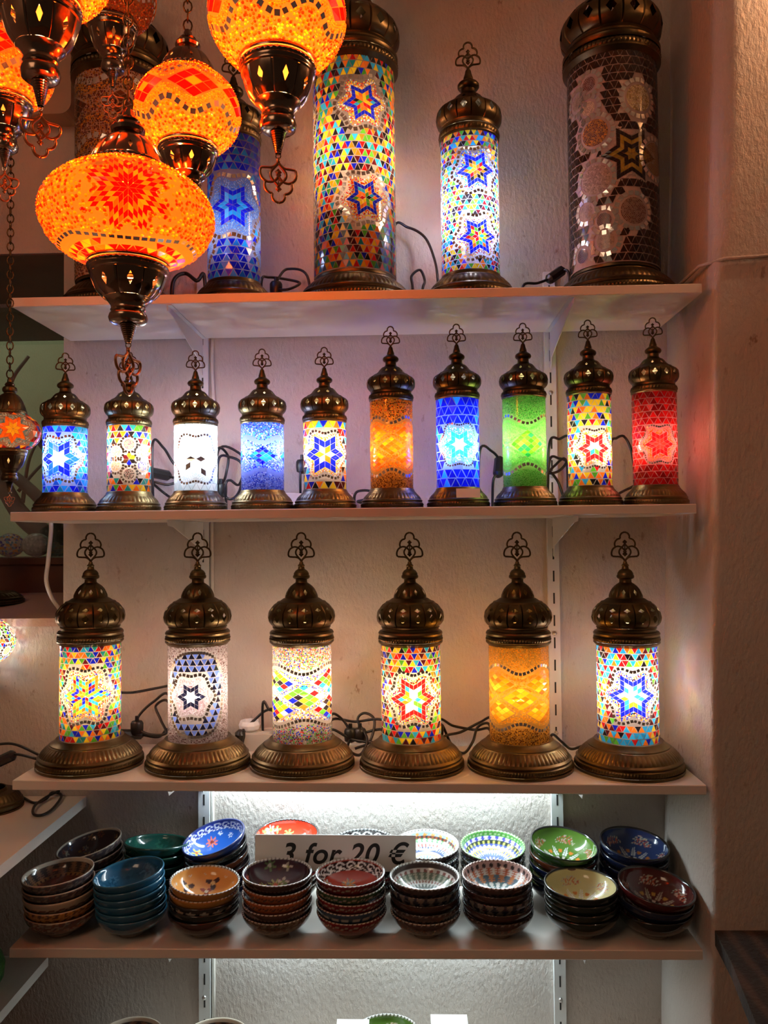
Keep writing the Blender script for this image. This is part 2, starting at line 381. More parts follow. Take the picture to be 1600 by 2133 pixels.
# ------------------------------------------------------------------ mosaic painting
rnd = random.Random(7)
B_ = (.010, .018, .62); CY = (.03, .42, .80); RD = (.62, .012, .014); OR = (.95, .20, .015); YE = (.95, .62, .02)
GR = (.10, .42, .03); MA = (.10, .010, .014); BK = (.018, .014, .016); TE = (.02, .30, .30); WH = (.86, .88, .88); PK = (.75, .35, .35)
MULTI = [B_, CY, RD, OR, YE, GR, MA, BK, OR, YE, BK, TE]
AM = (.85, .40, .03); GO = (.62, .36, .05); BR = (.10, .035, .012)
def jit(c, a=.18):
    k = 1+rnd.uniform(-a, a); return (min(1, c[0]*k), min(1, c[1]*k), min(1, c[2]*k), 0.0)
MIR = (.8, .8, .8, 1.0)
class Surf:
    def __init__(s, prof):
        s.p = prof; s.L = [0]
        for a, b in zip(prof, prof[1:]): s.L.append(s.L[-1]+hypot(b[0]-a[0], b[1]-a[1]))
        s.len = s.L[-1]; s.m = M(); s.block = []; s.rmax = max(p[0] for p in prof)
    def rz(s, v):
        v = min(max(v, 0), s.len); k = 0
        lo, hi = 0, len(s.L)-1
        while hi-lo > 1:
            md = (lo+hi)//2
            if s.L[md] <= v: lo = md
            else: hi = md
        k = lo; d = s.L[k+1]-s.L[k]; t = (v-s.L[k])/d if d else 0
        a, b = s.p[k], s.p[k+1]
        return a[0]+(b[0]-a[0])*t, a[1]+(b[1]-a[1])*t, (b[1]-a[1])/d, -(b[0]-a[0])/d
    def P(s, u, v, off):
        r, z, nr, nz = s.rz(v); r += nr*off; z += nz*off
        return (r*sin(u), -r*cos(u), z)
    def ok(s, u, v):
        u = (u+pi) % (2*pi)-pi
        return not any(b(u, v) for b in s.block)
    def poly(s, u0, v0, pts, c, off=.0009, grow=1.0):
        r = s.rz(v0)[0]; vs = []
        for a, b in pts:
            rr = max(s.rz(v0+b)[0], r*.3); vs.append(s.P(u0+a/rr, v0+b, off))
        n = len(vs); s.m.add(vs, [tuple(range(n))], c, 0)
    def bead(s, u, v, rad, c, dome=False, n=6):
        r, z, nr, nz = s.rz(v)
        if dome:
            vs = []
            ph = rnd.random()
            for k in range(n):
                a = 2*pi*(k+ph)/n; vs.append(s.P(u+rad*cos(a)/r, v+rad*sin(a), .0006))
            vs.append(s.P(u, v, .0006+rad*.8))
            s.m.add(vs, [(k, (k+1) % n, n) for k in range(n)], c, 0)
        else:
            ph = rnd.random(); vs = [s.P(u+rad*cos(2*pi*(k+ph)/n)/r, v+rad*sin(2*pi*(k+ph)/n), .0009) for k in range(n)]
            s.m.add(vs, [tuple(range(n))], c, 0)
    def grout(s, c, n=64, mi=1):
        st = max(1, len(s.p)//40); s.m.lathe(s.p, n, None, mi, (*c, 0))
    def tris(s, v0, v1, h, pal, w=None, pick=None):
        rows = max(1, round((v1-v0)/h)); h = (v1-v0)/rows; w = w or h*1.15
        for k in range(rows):
            vb = v0+k*h; r = s.rz(vb+h/2)[0]; n = max(6, int(round(2*pi*r/w))); ww = 2*pi*r/n; ph = rnd.random()*ww
            for i in range(n):
                for upd in (0, 1):
                    a0 = i*ww+ph+(ww/2 if upd else 0); u = a0/r
                    if not s.ok(u, vb+h*.5): continue
                    g = .42*ww; hh = h*.90; j = rnd.uniform(-.06, .06)*ww
                    pts = [(-g, -hh/2), (g, -hh/2), (j, hh/2)] if not upd else [(g, hh/2), (-g, hh/2), (j, -hh/2)]
                    c = pick(k, i, upd) if pick else rnd.choice(pal)
                    s.poly(u, vb+h/2, pts, jit(c))
    def medallion(s, u0, v0, sz, n, cols, m=6, ph=0, beads=None, rows=2, mirror=True, bead_r=.0011, fill=None, mw=None, dome=False, ring=1.0):
        """star of m arms of n x n rhombi; sz = tip radius"""
        a = sz/(2*n*cos(pi/m)); r0 = s.rz(v0)[0]
        def uv(x, y): return (u0+x/max(s.rz(v0+y)[0], r0*.3), v0+y)
        for k in range(m):
            t1 = 2*pi*(k-.5)/m+ph; t2 = 2*pi*(k+.5)/m+ph
            e1 = (cos(t1)*a, sin(t1)*a); e2 = (cos(t2)*a, sin(t2)*a)
            for i in range(n):
                for j in range(n):
                    q = [(i+.025, j+.025), (i+.975, j+.025), (i+.975, j+.975), (i+.025, j+.975)]
                    P = [(x*e1[0]+y*e2[0], x*e1[1]+y*e2[1]) for x, y in q]
                    cx = sum(p[0] for p in P)/4; cy = sum(p[1] for p in P)/4
                    cc = cols(k, i, j); U, V = uv(cx, cy)
                    s.poly(U, V, [(p[0]-cx, p[1]-cy) for p in P], cc if len(cc) == 4 else jit(cc))
        notch = a*n; T = sz
        def edge(th):
            al = abs(((th-ph+pi/m) % (2*pi/m))-pi/m)
            nx, ny = notch*cos(pi/m), notch*sin(pi/m); dx, dy = nx-T, ny
            den = cos(al)*dy-sin(al)*dx
            return (T*dy)/den if abs(den) > 1e-9 else T
        def cont(th, d): return (T+notch)/2+(T-notch)/2*.85*cos(m*(th-ph))+d
        d = bead_r*2.6; step = bead_r*2.15
        for q in range(rows):
            per = 2*pi*(notch+d+q*step); nb = int(per/step*1.06)
            for i in range(nb):
                th = 2*pi*i/nb; rr = cont(th, d+q*step)
                U, V = uv(rr*cos(th), rr*sin(th)); s.bead(U, V, bead_r, jit(rnd.choice(beads)), dome)
        dm = d+rows*step+bead_r*1.5
        if mirror:
            mw = mw or sz*.13; dm += mw*.5; per = 2*pi*((T+notch)/2+dm)*1.05; nb = int(per/(mw*1.12))
            for i in range(nb):
                th = 2*pi*i/nb; rr = ((T+notch)/2+(T-notch)/2*.6*ring*cos(m*(th-ph))+dm)
                th2 = th+.02; r3 = ((T+notch)/2+(T-notch)/2*.6*ring*cos(m*(th2-ph))+dm)
                tx = r3*cos(th2)-rr*cos(th); ty = r3*sin(th2)-rr*sin(th); l = hypot(tx, ty) or 1; tx /= l; ty /= l
                U, V = uv(rr*cos(th), rr*sin(th)); g = mw*.44*rnd.uniform(.85, 1.05)
                s.poly(U, V, [(-tx*g+ty*g, -ty*g-tx*g), (tx*g+ty*g, ty*g-tx*g), (tx*g-ty*g, ty*g+tx*g), (-tx*g-ty*g, -ty*g+tx*g)], MIR, .0011)
            dm += mw*.55
        if beads and not fill: fill = (beads, 0)
        if fill:
            area = sum(max(0, cont(2*pi*i/60, d)**2-edge(2*pi*i/60)**2) for i in range(60))*pi/60
            for _ in range(int(area/(pi*bead_r**2)*1.1)):
                th = rnd.random()*2*pi; lo = edge(th)+bead_r; hi = cont(th, d) if rows else cont(th, dm*.5)
                if hi > lo:
                    rr = rnd.uniform(lo, hi); U, V = uv(rr*cos(th), rr*sin(th)); s.bead(U, V, bead_r, jit(rnd.choice(fill[0])), dome)
        def blk(u, v):
            du = ((u-u0+pi) % (2*pi))-pi; x = du*s.rz(v)[0]; y = v-v0; rr = hypot(x, y)
            if rr > T+dm+.01: return False
            th = atan2(y, x); return rr < (T+notch)/2+(T-notch)/2*.6*ring*cos(m*(th-ph))+dm+.0015
        s.block.append(blk)
    def beads(s, v0, v1, rad, pal, dome=False, dens=1.0, wl=None, wh=None, n=6):
        d = rad*2.15; v = v0
        A = .02
        v = v0
        while v < v1:
            r = s.rz(v)[0]; nn = max(4, int(2*pi*r/d)); ph = rnd.random()
            for i in range(nn):
                if rnd.random() > dens: continue
                u = 2*pi*(i+ph)/nn+rnd.uniform(-.25, .25)*d/r; vv = v+rnd.uniform(-.3, .3)*d
                if wl and vv < wl(u): continue
                if wh and vv > wh(u): continue
                if vv < 0.0005 or vv > s.len-.0005 or not s.ok(u, vv): continue
                s.bead(u, vv, rad*rnd.uniform(.8, 1.12), jit(rnd.choice(pal), .3), dome, n)
            v += d*.93
    def beadline(s, f, rad, pal, dome=False, n=5):
        r = s.rz(f(0))[0]; nn = int(2*pi*r*1.12/(rad*2.1))
        for i in range(nn):
            u = 2*pi*i/nn; s.bead(u, f(u), rad, jit(rnd.choice(pal)), dome, n)
    def mirrorline(s, f, w, c=MIR, hgt=1.0):
        r = s.rz(f(0))[0]; nn = int(2*pi*r/(w*1.12))
        for i in range(nn):
            u = 2*pi*i/nn; sl = (f(u+.03)-f(u-.03))/(.06*s.rz(f(u))[0]); g = w*.44*rnd.uniform(.85, 1.05); h = g*hgt
            l = sqrt(1+sl*sl); tx, ty = 1/l, sl/l
            s.poly(u, f(u), [(-tx*g+ty*h, -ty*g-tx*h), (tx*g+ty*h, ty*g-tx*h), (tx*g-ty*h, ty*g+tx*h), (-tx*g-ty*h, -ty*g+tx*h)], c, .0011)
    def diamonds(s, u0, v0, a, b, n, cols):
        r0 = s.rz(v0)[0]
        for i in range(n):
            for j in range(n):
                x = (i-j)*a; y = (i+j-(n-1))*b
                if v0+y-b < 0 or v0+y+b > s.len: continue
                s.poly(u0+x/s.rz(v0+y)[0], v0+y, [(-a*.93, 0), (0, -b*.93), (a*.93, 0), (0, b*.93)], jit(cols(i, j)))
    def disc(s, u0, v0, R, pal, br, mw, dome=False):
        """bead-filled circle with a ring of mirror tiles"""
        k = 0
        for q in range(int(R/(br*2))):
            rr = (q+.4)*br*2.05; nn = max(1, int(2*pi*rr/(br*2.1)))
            for i in range(nn):
                th = 2*pi*i/nn+q; y = rr*sin(th); x = rr*cos(th)
                if 0 < v0+y < s.len: s.bead(u0+x/s.rz(v0+y)[0], v0+y, br, jit(rnd.choice(pal), .3), dome)
        R2 = R+mw*.8; nn = int(2*pi*R2/(mw*1.15)) if mw else 0
        for i in range(nn):
            th = 2*pi*i/nn; x = R2*cos(th); y = R2*sin(th)
            if not (mw < v0+y < s.len-mw): continue
            c_, s_ = cos(th)*mw*.42, sin(th)*mw*.42
            s.poly(u0+x/s.rz(v0+y)[0], v0+y, [(c_-s_, s_+c_), (-c_-s_, -s_+c_), (-c_+s_, -s_-c_), (c_+s_, s_-c_)], MIR, .0011)
        RR = R+mw*1.5
        s.block.append(lambda u, v: hypot((((u-u0+pi) % (2*pi))-pi)*s.rz(v)[0], v-v0) < RR)

def ringc(*cs):
    def f(k, i, j):
        c = cs[min(max(i, j), len(cs)-1)]
        return rnd.choice(c) if isinstance(c, list) else c
    return f

# ------------------------------------------------------------------ metal fittings (shared meshes)
def lobed(prof, nl, diamonds, groove, z0g, z1g, cols=(0, .06, .30, .5, .70, .94)):
    """lathe with nl lobes; diamonds = list of (row_bottom, row_mid, row_top) indices where a diamond is cut out; groove depth"""
    m = M(); nc = len(cols); n = nl*nc; vs = []
    for k, (r, z) in enumerate(prof):
        for l in range(nl):
            for c, u in enumerate(cols):
                a = 2*pi*(l+u)/nl
                rr = r
                if z0g < z < z1g: rr *= (1-groove) if c == 0 else (1+groove*.35*(1-abs(u-.5)*2)**.5)
                vs.append((rr*sin(a), -rr*cos(a), z))
    fs = []; cut = {}
    for b, md, t in diamonds:
        for rr_, kind in ((b, 'lo'), (md, 'hi')): cut[rr_] = kind
    for k in range(len(prof)-1):
        for l in range(nl):
            for c in range(nc):
                i = l*nc+c; j = (i+1) % n
                A, Bq, C, D = k*n+i, k*n+j, (k+1)*n+j, (k+1)*n+i
                kd = cut.get(k)
                if kd and c == 2: fs.append((A, Bq, D) if kd == 'lo' else (A, C, D))      # left half, outer triangle kept
                elif kd and c == 3: fs.append((A, Bq, C) if kd == 'lo' else (Bq, C, D))
                else: fs.append((A, Bq, C, D))
    m.add(vs, fs); return m
def fine(prof, step):
    out = [prof[0]]
    for a, b in zip(prof, prof[1:]):
        k = max(1, int(hypot(b[0]-a[0], b[1]-a[1])/step))
        for i in range(1, k+1): out.append((a[0]+(b[0]-a[0])*i/k, a[1]+(b[1]-a[1])*i/k))
    return out
def rope(m, R, z0, z1, n, bulge):
    """twisted rope band"""
    rows = 7; seg = n*4; vs = []; fs = []
    for k in range(rows):
        t = k/(rows-1); z = z0+(z1-z0)*t
        for i in range(seg):
            a = 2*pi*i/seg; w_ = .5+.5*cos(n*a-t*3.2)
            rr = R+bulge*sin(pi*t)*(.45+.55*w_); vs.append((rr*sin(a), -rr*cos(a), z))
    for k in range(rows-1):
        for i in range(seg):
            j = (i+1) % seg; fs.append((k*seg+i, k*seg+j, (k+1)*seg+j, (k+1)*seg+i))
    m.add(vs, fs)
def sc_prof(p, R): return [(max(r*R, 1e-4), z*R) for r, z in p]
def cap_mesh(style, R, mt):
    if style == 'wide':
        ring = [(.985, -.10), (1.06, -.02), (1.10, .02), (1.10, .06)]
        ring2 = [(1.10, .22), (1.06, .25), (1.09, .29), (1.10, .34), (1.06, .40), (.97, .43), (.97, .50), (1.0, .53), (.985, .57)]
        dome = [(.985, .57), (1.03, .61), (1.08, .67), (1.12, .73), (1.145, .87), (1.12, 1.03), (1.09, 1.10), (1.05, 1.15), (1.0, 1.22), (.93, 1.30), (.86, 1.35)]
        di = [(3, 4, 5), (6, 7, 8)]; sh = [(.86, 1.35), (.82, 1.40), (.74, 1.42), (.62, 1.50), (.565, 1.52), (.56, 1.56)]
        d2 = [(.56, 1.56), (.55, 1.62), (.51, 1.72), (.455, 1.82), (.37, 1.92), (.27, 2.0), (.22, 2.03)]; di2 = [(1, 2, 3)]
        top = [(.22, 2.03), (.20, 2.06), (.20, 2.15), (.26, 2.17), (.29, 2.21), (.29, 2.27), (.265, 2.30), (.26, 2.36), (.20, 2.45), (.12, 2.50), (.105, 2.58), (.13, 2.62), (.075, 2.68), (.06, 2.75)]
        fz, fs = 2.69, 1.0; nl = 14; nl2 = 8; zg = (.58, 1.33); band = (.06, .22)
    else:
        ring = [(.985, -.10), (1.02, -.02), (1.05, .0), (1.05, .04)]
        ring2 = [(1.05, .26), (1.01, .29), (.97, .33), (.965, .42), (.985, .46)]
        dome = [(.985, .46), (1.04, .52), (1.10, .60), (1.13, .68), (1.145, .84), (1.11, 1.0), (1.04, 1.09), (.94, 1.16), (.86, 1.20)]
        di = [(3, 4, 5)]; sh = [(.86, 1.20), (.83, 1.24), (.74, 1.27)]
        d2 = [(.74, 1.27), (.68, 1.32), (.62, 1.38), (.55, 1.47), (.48, 1.55), (.42, 1.60), (.37, 1.62)]; di2 = [(1, 2, 3)]
        top = [(.37, 1.62), (.30, 1.66), (.26, 1.74), (.26, 1.86), (.34, 1.90), (.38, 1.96), (.38, 2.04), (.34, 2.10), (.24, 2.17), (.18, 2.22), (.17, 2.30), (.12, 2.45), (.10, 2.55), (.06, 2.62)]
        fz, fs = 2.56, .97; nl = 14; nl2 = 9; zg = (.50, 1.15); band = (.04, .26)
    m = M()
    m.lathe(sc_prof(ring, R), 64)
    rope(m, R*(1.07 if style == 'wide' else 1.035), band[0]*R, band[1]*R, 70 if style == 'wide' else 46, R*.04)
    m.lathe(sc_prof(ring2, R), 64)
    for pr, n_, dd, g, zz, cs in ((dome, nl, di, .035, zg, (0, .05, .27, .5, .73, .95)), (d2, nl2, di2, .02, (1.5, 1.95), (0, .05, .34, .5, .66, .95))):
        q = lobed(sc_prof(pr, R), n_, dd, g, zz[0]*R, zz[1]*R, cs); m.add(q.v, q.f)
    m.lathe(sc_prof(sh, R), 64); m.lathe(sc_prof(fine(top, .03), R), 32)
    return m.mesh('dome_cap', mt, True, 35), fz*R, fs*R
FL = [[(0, 0), (-.02, .09), (-.09, .17), (-.19, .215), (-.33, .225), (-.465, .235)],
      [(-.465, .235), (-.50, .30), (-.49, .40), (-.44, .49), (-.35, .55), (-.26, .575), (-.14, .55), (-.05, .48), (0, .41), (.06, .37)],
      [(-.36, .56), (-.38, .66), (-.34, .76), (-.26, .82), (-.17, .84)],
      [(-.17, .84), (-.17, .93), (-.11, 1.02), (0, 1.06)],
      [(0, .10), (-.11, .21), (-.20, .32), (-.21, .42), (-.15, .51), (-.05, .60), (0, .66)]]
def filigree_mesh(S, mt, th=.033, flip=1):
    m = M()
    for pl in FL:
        for sgn in (1, -1):
            P = catmull([(sgn*x*S*.88, 0, y*S*flip) for x, y in pl], 4); m.tube(P, S*th, 6)
    for yc, h in ((.72, .085), (.31, .09)):
        vs = [(0, 0, (yc-h)*S*flip), (h*S, 0, yc*S*flip), (0, 0, (yc+h)*S*flip), (-h*S, 0, yc*S*flip), (0, -S*.03, yc*S*flip), (0, S*.03, yc*S*flip)]
        m.add(vs, [(0, 1, 4), (1, 2, 4), (2, 3, 4), (3, 0, 4), (1, 0, 5), (2, 1, 5), (3, 2, 5), (0, 3, 5)])
    m.tube([(0, 0, .40*S*flip), (0, 0, .64*S*flip)], S*.02, 5)
    m.tube([(0, 0, -.02*S*flip), (0, 0, .10*S*flip)], [S*.05, S*.045], 6)
    return m.mesh('finial', mt, True)
def base_mesh(Rb, h, Rs, wide, mt):
    m = M(); nf = 64 if wide else 44
    m.lathe(sc_prof([(.90, 0), (.985, 0), (1.0, .02*h/Rb), (1.0, .10*h/Rb)], Rb), 128)
    rope(m, Rb*.975, h*.10, h*.28, 110 if wide else 76, Rb*.022)
    m.lathe([(Rb*.975, h*.28), (Rb*.945, h*.32), (Rb*.96, h*.36), (Rb*.965, h*.40), (Rb*.94, h*.44), (Rb*.925, h*.46)], 128)
    pr = [(Rb*(.925-.145*t**1.5), h*(.46+.30*t)) for t in [i/6 for i in range(7)]]
    m.lathe(pr, nf*6, lambda k, a, z: 1-(.016*(.5+.5*cos(nf*a))**2 if 0 < k < 6 else 0))
    e = Rs/Rb
    if wide: tp = [(.78, .76), (.765, .79), (.74, .80), (.735, .83), (.70, .87), (.66, .93), (.64, .97), (.625, 1.0)]
    else: tp = [(.78, .76), (.765, .80), (e+.06, .86), (e+.045, .92), (e+.03, .97), (e+.02, 1.0)]
    m.lathe([(Rb*r, h*z) for r, z in tp]+[(Rs*.98, h*.985), (Rs*.98, h*.9)], 96)
    m.lathe([(Rb*.90, .0), (1e-4, .0)], 96)
    return m.mesh('base', mt, True, 35)
_cache = {}
def cached(key, fn):
    if key not in _cache: _cache[key] = fn()
    return _cache[key]
def table_lamp(label, x, y, z, Rs, Hs, Rb, hb, style, face, paint, power, bulb_z=.5, color=(1, .93, .82), grout=(.62, .55, .5), dark=False, group=None, gm=None, tilt=0, fil=True, pc=(1, 1)):
    r = empty('mosaic_table_lamp', (x, y, z), label, 'lamp', group)
    mt = M_bronzeD if dark else M_bronze
    link('base', cached(('b', Rb, hb, Rs, style, dark), lambda: base_mesh(Rb, hb, Rs, style == 'wide', mt)), r)
    S = Surf([(Rs, k*Hs/8) for k in range(9)])
    paint(S); S.grout(grout, 48)
    a = atan2(.694-x, 1.5)+face
    S.m.build('glass_shade', [M_glass if power else M_glassU, gm or (M_grout if power else M_groutS)], r, (0, 0, hb-.001), rz=a)
    cm, fz, fs = cached(('c', style, Rs, dark), lambda: cap_mesh(style, Rs, mt))
    link('dome_cap', cm, r, (0, 0, hb+Hs))
    if fil: link('finial', cached(('f', round(fs, 4)), lambda: filigree_mesh(fs, M_bronzeD)), r, (0, 0, hb+Hs+fz), rz=a-face)
    h = M(); h.lathe([(Rs*.30, 0), (Rs*.30, .02), (.009, .022), (.009, Hs*bulb_z-.028), (.012, Hs*bulb_z-.026), (.012, Hs*bulb_z-.012), (.002, Hs*bulb_z-.011)], 16)
    h.build('lamp_holder', M_whitep, r, (0, 0, hb))
    if power:
        light('bulb', 'POINT', (0, 0, hb+Hs*bulb_z), power*BULB, color, .012, parent=r)
    return r

# ---- shade paintings
def P_tri_star(uo, vf, sz, n, cols, pal=MULTI, h=.0105, beads=(WH, YE, OR), rows=2, fill=None, ph=0, m=6, extra=(), mw=None, br=.0011, ring=1.0, pick=None, w=None):
    def f(S):
        for (uu, vv) in ((uo, vf),)+tuple(extra):
            S.medallion(uu, S.len*vv, sz, n, cols, m, ph, list(beads), rows, True, br, fill, mw, ring=ring)
        S.tris(.0008, S.len-.0008, h, pal, w, pick)
    return f
def P_wave(bead_pal, dia, line_pal, vc=.5, k=4, A=.006, amp=.3, n=3, br=.0011, bottom=None, two=True, mirror=True, a=.0052, b=.0036):
    def f(S):
        H = S.len; R = S.rmax; c = H*vc; half = H*amp
        up = lambda u: c+half+A*cos(k*u); dn = lambda u: c-half-A*cos(k*u)
        for i in range(k):
            u0 = 2*pi*i/k
            S.diamonds(u0, c, a, b, n, dia)
            if two:
                S.diamonds(u0+pi/k, c+half*.62, a, b, n, dia); S.diamonds(u0+pi/k, c-half*.62, a, b, n, dia)
        hb_ = n*b+br*2
        for sgn in (1, -1):
            for q in range(2):
                S.beadline(lambda u: c+sgn*(half*.31+q*br*2.2)+sgn*hb_*.30*cos(k*u), br, line_pal)
                S.beadline(lambda u: c+sgn*(half*.93+q*br*2.2)-sgn*hb_*.30*cos(k*u), br, line_pal)
        if mirror:
            S.mirrorline(lambda u: c+half*1.12+br*4-hb_*.3*cos(k*u), .0062); S.mirrorline(lambda u: c-half*1.12-br*4+hb_*.3*cos(k*u), .0062)
        off = half*1.12+br*4+.0045
        S.beads(c+off-.004, H-.001, br, bead_pal, wl=lambda u: c+off-hb_*.3*cos(k*u))
        S.beads(.001, c-off+.004, br, bottom or bead_pal, wh=lambda u: c-off+hb_*.3*cos(k*u))
        m = br
        # beads between the clusters
        def inner(u, v):
            d = v-c
            for i in range(k):
                du = ((u-2*pi*i/k+pi) % (2*pi))-pi
                if abs(du)*R/(n*a)+abs(d)/(n*b) < 1.1: return True
                if two:
                    du = ((u-2*pi*i/k-pi/k+pi) % (2*pi))-pi
                    if abs(du)*R/(n*a)+abs(abs(d)-half*.62)/(n*b) < 1.1: return True
            return False
        S.block.append(inner); S.beads(c-half, c+half, br, line_pal, dens=.8)
    return f

# ------------------------------------------------------------------ top shelf lamps
CLEAR = (.80, .84, .86); BEADMIX = [WH, YE, OR, RD, B_, WH, (.7, .6, .4)]
def paint_brown(S):
    d = lambda i, j: rnd.choice([BR, (.16, .05, .015), (.05, .02, .01)])
    for k_ in range(3):
        c = S.len*(.22+.3*k_)
        for i in range(5):
            S.diamonds(2*pi*i/5+k_*pi/5, c, .0095, .0060, 4, d)
            S.block.append(lambda u, v, a=2*pi*i/5+k_*pi/5, c=c: abs(((u-a+pi) % (2*pi))-pi)*S.rmax/.038+abs(v-c)/.026 < 1.05)
        for sg in (1, -1):
            for q in range(3):
                S.beadline(lambda u: c+sg*(.030+q*.0042)+sg*.008*cos(5*(u-k_*pi/5)), .0018, [AM, GO, BR])
        ff = lambda u: c+.048+.008*cos(5*(u-k_*pi/5))
        S.mirrorline(ff, .013)
    S.beads(.001, S.len-.001, .0019, [(.5, .24, .03), BR, MA, (.3, .12, .02), (.12, .05, .02)], dens=.92, n=5)
zs1 = lambda x: zt(1, x)
table_lamp('tall unlit brown and gold mosaic lamp at the left end of the top shelf', .1404, .135, zs1(.14), .082, .39, .109, .060, 'wide', 0, paint_brown, 0, dark=True, grout=(.42, .33, .26), fil=False)
def paint_bluetall(S):
    S.medallion(-.05, S.len*.49, .044, 3, ringc(B_, CY, B_), 6, 0, [(.12, .40, .85), (.35, .62, .9), (.08, .28, .75)], 6, True, .0012, None, .0085, ring=.95)
    S.medallion(-1.9, S.len*.22, .036, 3, ringc(B_, CY, B_), 6, 0, [(.30, .50, .78)], 5, True, .0012, None, .0085)
    S.medallion(1.9, S.len*.22, .036, 3, ringc(B_, CY, B_), 6, 0, [(.30, .50, .78)], 5, True, .0012, None, .0085)
    S.tris(.001, S.len-.001, .0142, None, None, lambda k, i, u_: (B_ if u_ else rnd.choice([CY, (.02, .22, .62), B_])))
table_lamp('tall blue mosaic lamp with light blue star, half hidden behind the hanging orange lamps', .3698, .105, zs1(.37), .0491, .272, .0759, .048, 'slim', 0, paint_bluetall, .55, .34, (.75, .88, 1), dark=True, grout=(.38, .38, .50))
def star_multi(k, i, j):
    return B_ if max(i, j) == 2 else rnd.choice([CY, RD, OR, YE, GR, BK, YE, OR])
def paint_multitall(S):
    S.medallion(.22, S.len*.77, .038, 3, star_multi, 6, .12, [YE, WH, OR, RD], 3, True, .0015, ([YE, WH, OR], 260), .0085)
    S.medallion(.26, S.len*.325, .037, 3, star_multi, 6, .12, [YE, WH, OR, RD], 3, True, .0015, ([YE, OR, RD], 260), .0085)
    for v_ in (.75, .3): S.medallion(-1.75, S.len*v_, .036, 3, star_multi, 6, .1, [YE, WH, OR], 3, True, .0015, None, .0085)
    S.tris(.001, S.len-.001, .0136, MULTI, .0130)
table_lamp('tallest multicoloured mosaic lamp on the top shelf with two blue-rimmed stars', .5973, .135, zs1(.6), .0783, .400, .1119, .061, 'wide', 0, paint_multitall, 3.3, .57, (1, .90, .72), grout=(.46, .36, .30), fil=False, dark=True)
def paint_med(S):
    S.medallion(.24, S.len*.71, .037, 3, star_multi, 6, .1, [WH, B_, YE, CY], 2, True, .0012, ([WH, CY, YE, RD], 160), .0065)
    S.medallion(.28, S.len*.235, .037, 3, star_multi, 6, .1, [WH, RD, YE], 2, True, .0012, ([WH, YE, OR, B_], 160), .0065)
    S.medallion(-1.9, S.len*.5, .029, 3, star_multi, 6, .1, [WH, YE], 3, True, .0012, None, .0065)
    S.tris(.001, S.len-.001, .0098, MULTI)
table_lamp('bright multicoloured mosaic lamp with two stars, only finial lamp on the top shelf', .8166, .110, zs1(.82), .0539, .258, .0853, .053, 'slim', 0, paint_med, 2.4, .47, (.86, .92, 1), grout=(.62, .64, .80), dark=True)
def paint_dark(S):
    D = [(.035, .014, .008), (.05, .02, .01), (.028, .012, .008)]
    S.medallion(.42, S.len*.50, .055, 4, lambda k, i, j: (.028, .014, .01) if max(i, j) in (3, 1) else rnd.choice([(.36, .25, .03), (.42, .30, .05)]), 6, 0, [(.55, .47, .42)], 0, False, .0016)
    for a_, v_, R_, pal in ((.62, .765, .026, [(.9, .80, .40), (1, .9, .55), (.55, .45, .15)]), (-.38, .62, .026, [(.75, .36, .03), (.45, .18, .02), (.2, .07, .02)]), (-.38, .40, .027, [(.6, .5, .34), (.42, .33, .2)]),
                            (.45, .235, .025, [(.16, .07, .04), (.30, .20, .15)]), (-.50, .86, .015, [(.2, .07, .05), (.35, .2, .15)]), (-.52, .745, .014, [(.75, .65, .4)]), (-.20, .20, .015, [(.14, .07, .05)]),
                            (-.18, .105, .018, [(.5, .40, .26)]), (-.85, .80, .016, [(.5, .42, .3)]), (-.75, .06, .016, [(.1, .05, .04)]), (-.62, .26, .014, [(.5, .4, .3)]), (1.1, .5, .03, [(.36, .2, .06)])):
        S.disc(a_, S.len*v_, R_, pal, .00135, .0095)
    S.tris(.001, S.len-.001, .0148, D, .0155)
table_lamp('tall unlit dark brown mosaic lamp with gold star and beaded circles', 1.0925, .1365, zs1(1.09), .0828, .393, .1160, .061, 'wide', 0, paint_dark, 0, dark=True, grout=(.50, .40, .36), fil=False)

# ------------------------------------------------------------------ second shelf lamps
G2 = 'small mosaic lamps on the second shelf'
z2 = lambda x: zt(2, x)
def small(label, x, Hs, face, paint, power, bz, color, Rs=.0385, grout=(.66, .60, .56), dark=False, Rb=.0578):
    return table_lamp(label, x, .0725, z2(x), Rs, Hs, Rb, .0365, 'slim', face, paint, power, bz, color, grout, dark, G2)
small('small lamp with blue star in white beads, leftmost of the small lamps', .0604, .1225, -.30, P_tri_star(0, .50, .038, 2, lambda k, i, j: (CLEAR if (i, j) == (0, 0) else (B_ if k % 2 else (.02, .12, .75))), [B_, CY, B_, (.02, .10, .4), TE], .0125, ([WH, (.2, .4, .9), B_]), 2, ([WH, (.1, .35, .9), B_, CY], 60)), .85, .56, (.88, .94, 1), grout=(.50, .58, .86))
def paint_flowers(S):
    c = S.len*.48
    S.medallion(.0, c, .0150, 1, lambda k, i, j: [YE, OR, MA, BR, B_, BK][k % 6], 6, pi/6, [WH], 0, False, .001)
    for k, pal in enumerate(([B_, (.3, .4, .8), WH], [YE, WH, (.9, .8, .5)], [OR, RD, YE], [GR, (.3, .7, .1), WH], [(.8, .3, .1), (.6, .4, .3)], [BK, MA, (.3, .2, .2)])):
        a_ = math.radians((-25, 28, 90, 152, 205, 270)[k]); S.disc(.027*cos(a_)/S.rmax, c+.027*sin(a_), .0105, pal, .00115, .0048)
    S.tris(.001, S.len-.001, .0115, MULTI)
small('small multicoloured lamp with a flower of beaded circles', .1798, .1225, .0, paint_flowers, 1.1, .66, (1, .90, .76))
